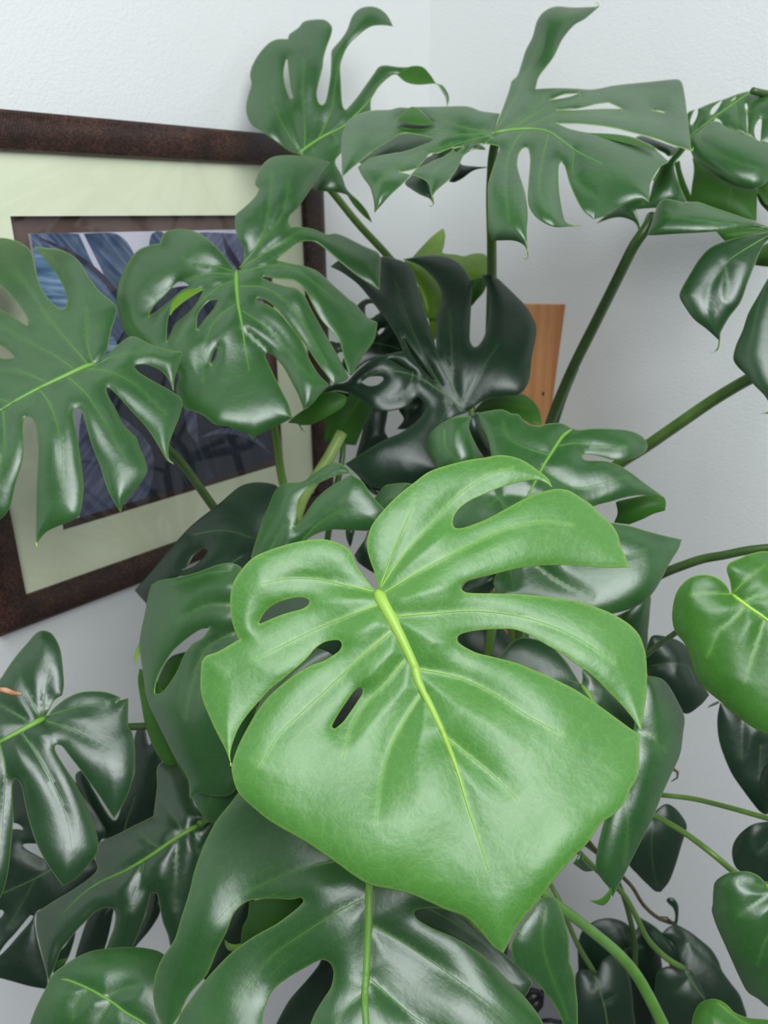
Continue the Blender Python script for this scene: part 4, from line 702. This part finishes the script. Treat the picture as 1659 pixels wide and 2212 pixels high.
# ------------------------------------------------------------ petioles and roots
stalk('P', '640,335,1.42 690,385,1.44 718,415,1.46 775,485,1.5 835,550,1.53 900,630,1.56 960,720,1.6 1010,850,1.65 1040,1000,1.72', (15, 19), join='end')
stalk('P', '1072,296,1.12 1064,340,1.16 1060,420,1.24 1062,520,1.32 1062,620,1.42 1058,760,1.52 1052,900,1.62 1050,1080,1.72', (20, 24), join='end')
stalk('P', '1408,468,1.12 1398,490,1.11 1370,530,1.12 1330,610,1.18 1285,700,1.28 1240,790,1.36 1205,870,1.45 1180,940,1.52 1140,1060,1.62 1100,1200,1.72', (24, 22), 'petiole_dark', join='end')
stalk('P', '1245,795,1.40 1222,850,1.45 1205,900,1.5 1180,980,1.56', (12, 13), 'petiole_dark')
stalk('P', '1659,800,.99 1612,822,1.02 1540,865,1.08 1460,920,1.14 1395,965,1.2 1340,1000,1.26 1240,1080,1.36 1120,1200,1.55', (26, 24), 'petiole', join='end')
stalk('P', '1700,1180,.96 1620,1188,.98 1560,1200,1.0 1520,1207,1.02 1480,1220,1.04 1430,1240,1.08 1340,1290,1.2 1180,1400,1.5', (18, 24), 'petiole_dark', join='end')
stalk('P', '1500,1336,.80 1455,1370,.88 1420,1395,.95 1390,1418,1.0 1300,1480,1.2 1180,1560,1.5', (12, 14), 'petiole', join='end')
stalk('P', '215,800,1.04 290,880,1.06 350,955,1.07 400,1010,1.12 465,1100,1.2 560,1220,1.32 720,1380,1.5 900,1500,1.7', (18, 22), 'petiole_dark', join='end')
stalk('P', '515,620,1.24 550,740,1.26 580,860,1.25 597,950,1.28 612,1045,1.32 660,1180,1.4 780,1350,1.55 920,1480,1.7', (16, 22), 'petiole', join='end')
stalk('P', '738,935,1.37 712,985,1.36 680,1035,1.36 655,1075,1.36 640,1120,1.37 632,1170,1.4 636,1240,1.44 650,1340,1.5 720,1440,1.55', (26, 22), 'petiole_pale', join='end')
stalk('P', '742,950,1.39 738,1000,1.38 725,1060,1.38 715,1120,1.38 706,1175,1.4 700,1240,1.45 705,1330,1.5 760,1430,1.55', (12, 17), 'petiole_dark', join='end')
stalk('P', '1066,1330,1.5 1060,1370,1.5 1052,1440,1.52 1040,1560,1.6 1030,1700,1.72', (22, 24), 'petiole')
stalk('P', '1012,1340,1.55 1008,1390,1.55 1004,1440,1.56', (12, 12), 'petiole_dark')
stalk('P', '240,1572,.98 285,1570,1.0 325,1568,1.03 420,1560,1.1 600,1560,1.3', (16, 16), 'petiole_dark', join='end')
stalk('P', '430,1780,1.02 470,1760,1.06 560,1700,1.2 760,1600,1.5', (14, 18), 'petiole', join='end')
stalk('P', '1400,1716,1.15 1435,1718,1.12 1500,1726,1.1 1570,1743,1.06 1659,1768,1.02 1720,1785,1.0', (9, 12), join='start')
stalk('P', '1380,1742,1.0 1420,1765,.99 1480,1800,.96 1540,1845,.93 1592,1888,.93 1640,1915,.905', (13, 13), join='start')
stalk('P', '1662,1912,.885 1700,1950,.87', (14, 14), 'petiole_bright')
stalk('P', '1250,1790,1.25 1290,1840,1.26 1330,1880,1.28 1365,1915,1.3 1390,1955,1.33 1425,1985,1.35 1458,1995,1.36', (10, 8), 'root', 'aerial_root', join='start')
stalk('P', '1455,1996,1.35 1440,1982,1.34 1422,1980,1.34', (7, 2), 'root', 'aerial_root')
stalk('P', '1240,1830,1.25 1290,1880,1.26 1345,1930,1.28 1372,1975,1.29 1400,2030,1.3 1440,2070,1.31 1477,2092,1.32', (10, 13), 'petiole', join='start')
stalk('P', '1325,1880,1.36 1345,1930,1.38 1360,1980,1.4 1370,2030,1.42 1372,2090,1.43', (9, 12), 'petiole_dark', join='start')
stalk('P', '1190,1945,.9 1225,1970,.92 1270,2005,.95 1330,2055,.99 1370,2100,1.0 1400,2150,1.0 1440,2230,1.0', (20, 26), 'petiole_bright', join='start')
stalk('P', '1215,1960,1.2 1228,1995,1.23 1250,2045,1.27 1283,2100,1.33', (9, 12), 'petiole', join='start')
stalk('P', '1452,1660,1.2 1464,1668,1.2 1463,1680,1.2 1450,1688,1.2', (8, 2), 'root', 'aerial_root')
stalk('P', '900,1420,.95 860,1330,.80 822,1284,.70', (20, 22), 'petiole', join='start')
stalk('P', '640,840,1.27 655,1035,1.3', (4, 4), 'petiole_dark') if False else None
stalk('P', '905,620,1.48 930,655,1.48 950,690,1.49 985,760,1.55', (12, 15), 'petiole_pale', join='end')
stalk('P', '1625,196,1.26 1680,215,1.28 1740,330,1.3 1770,520,1.3 1760,760,1.3 1735,1000,1.3 1690,1180,1.0', (14, 18), 'petiole_dark')
stalk('P', '1668,500,1.01 1720,505,1.02 1750,600,1.04 1745,740,1.03 1700,780,1.0', (14, 18), 'petiole_dark')
stalk('P', '1690,900,1.2 1740,1000,1.2 1745,1500,1.2 1735,1700,1.1 1715,1783,1.0', (14, 18), 'petiole_dark')
def curl(s, w, mat='rim'): return stalk('P', s, w, mat, 'leaf_tip')
curl('1290,15,1.04 1294,10,1.04 1291,5,1.04 1286,8,1.04', (3, 1.2))
curl('1140,545,1.13 1141,555,1.13 1136,560,1.13 1131,558,1.13', (3.5, 1.2))
curl('1492,322,1.06 1495,327,1.06 1497,322,1.06 1497,318,1.06', (3, 1.2))
curl('935,426,1.13 937,440,1.13 932,446,1.13 926,443,1.13', (3, 1))
curl('499,1648,.60 498,1653,.60 501,1656,.60', (4, 2))
curl('78,1172,.85 80,1180,.85 84,1182,.85', (4, 1.2))

# ------------------------------------------------------------ black cords low in the corner
BC = empty('power_cord', at(1165, 2170, 1.9))
tag(BC, 'black cord looping below the plant near the bottom edge', 'cord')
stalk('P', '1135,2150,1.7 1150,2140,1.7 1170,2150,1.7 1168,2170,1.7 1150,2190,1.7', (14, 12), 'black', 'cord_loop', BC)
stalk('P', '1140,2168,1.72 1160,2158,1.72 1180,2130,1.72', (9, 9), 'black', 'cord_loop', BC)
stalk('P', '1170,2205,1.72 1190,2204,1.72 1215,2208,1.72 1220,2190,1.72', (8, 10), 'black', 'cord_loop', BC)
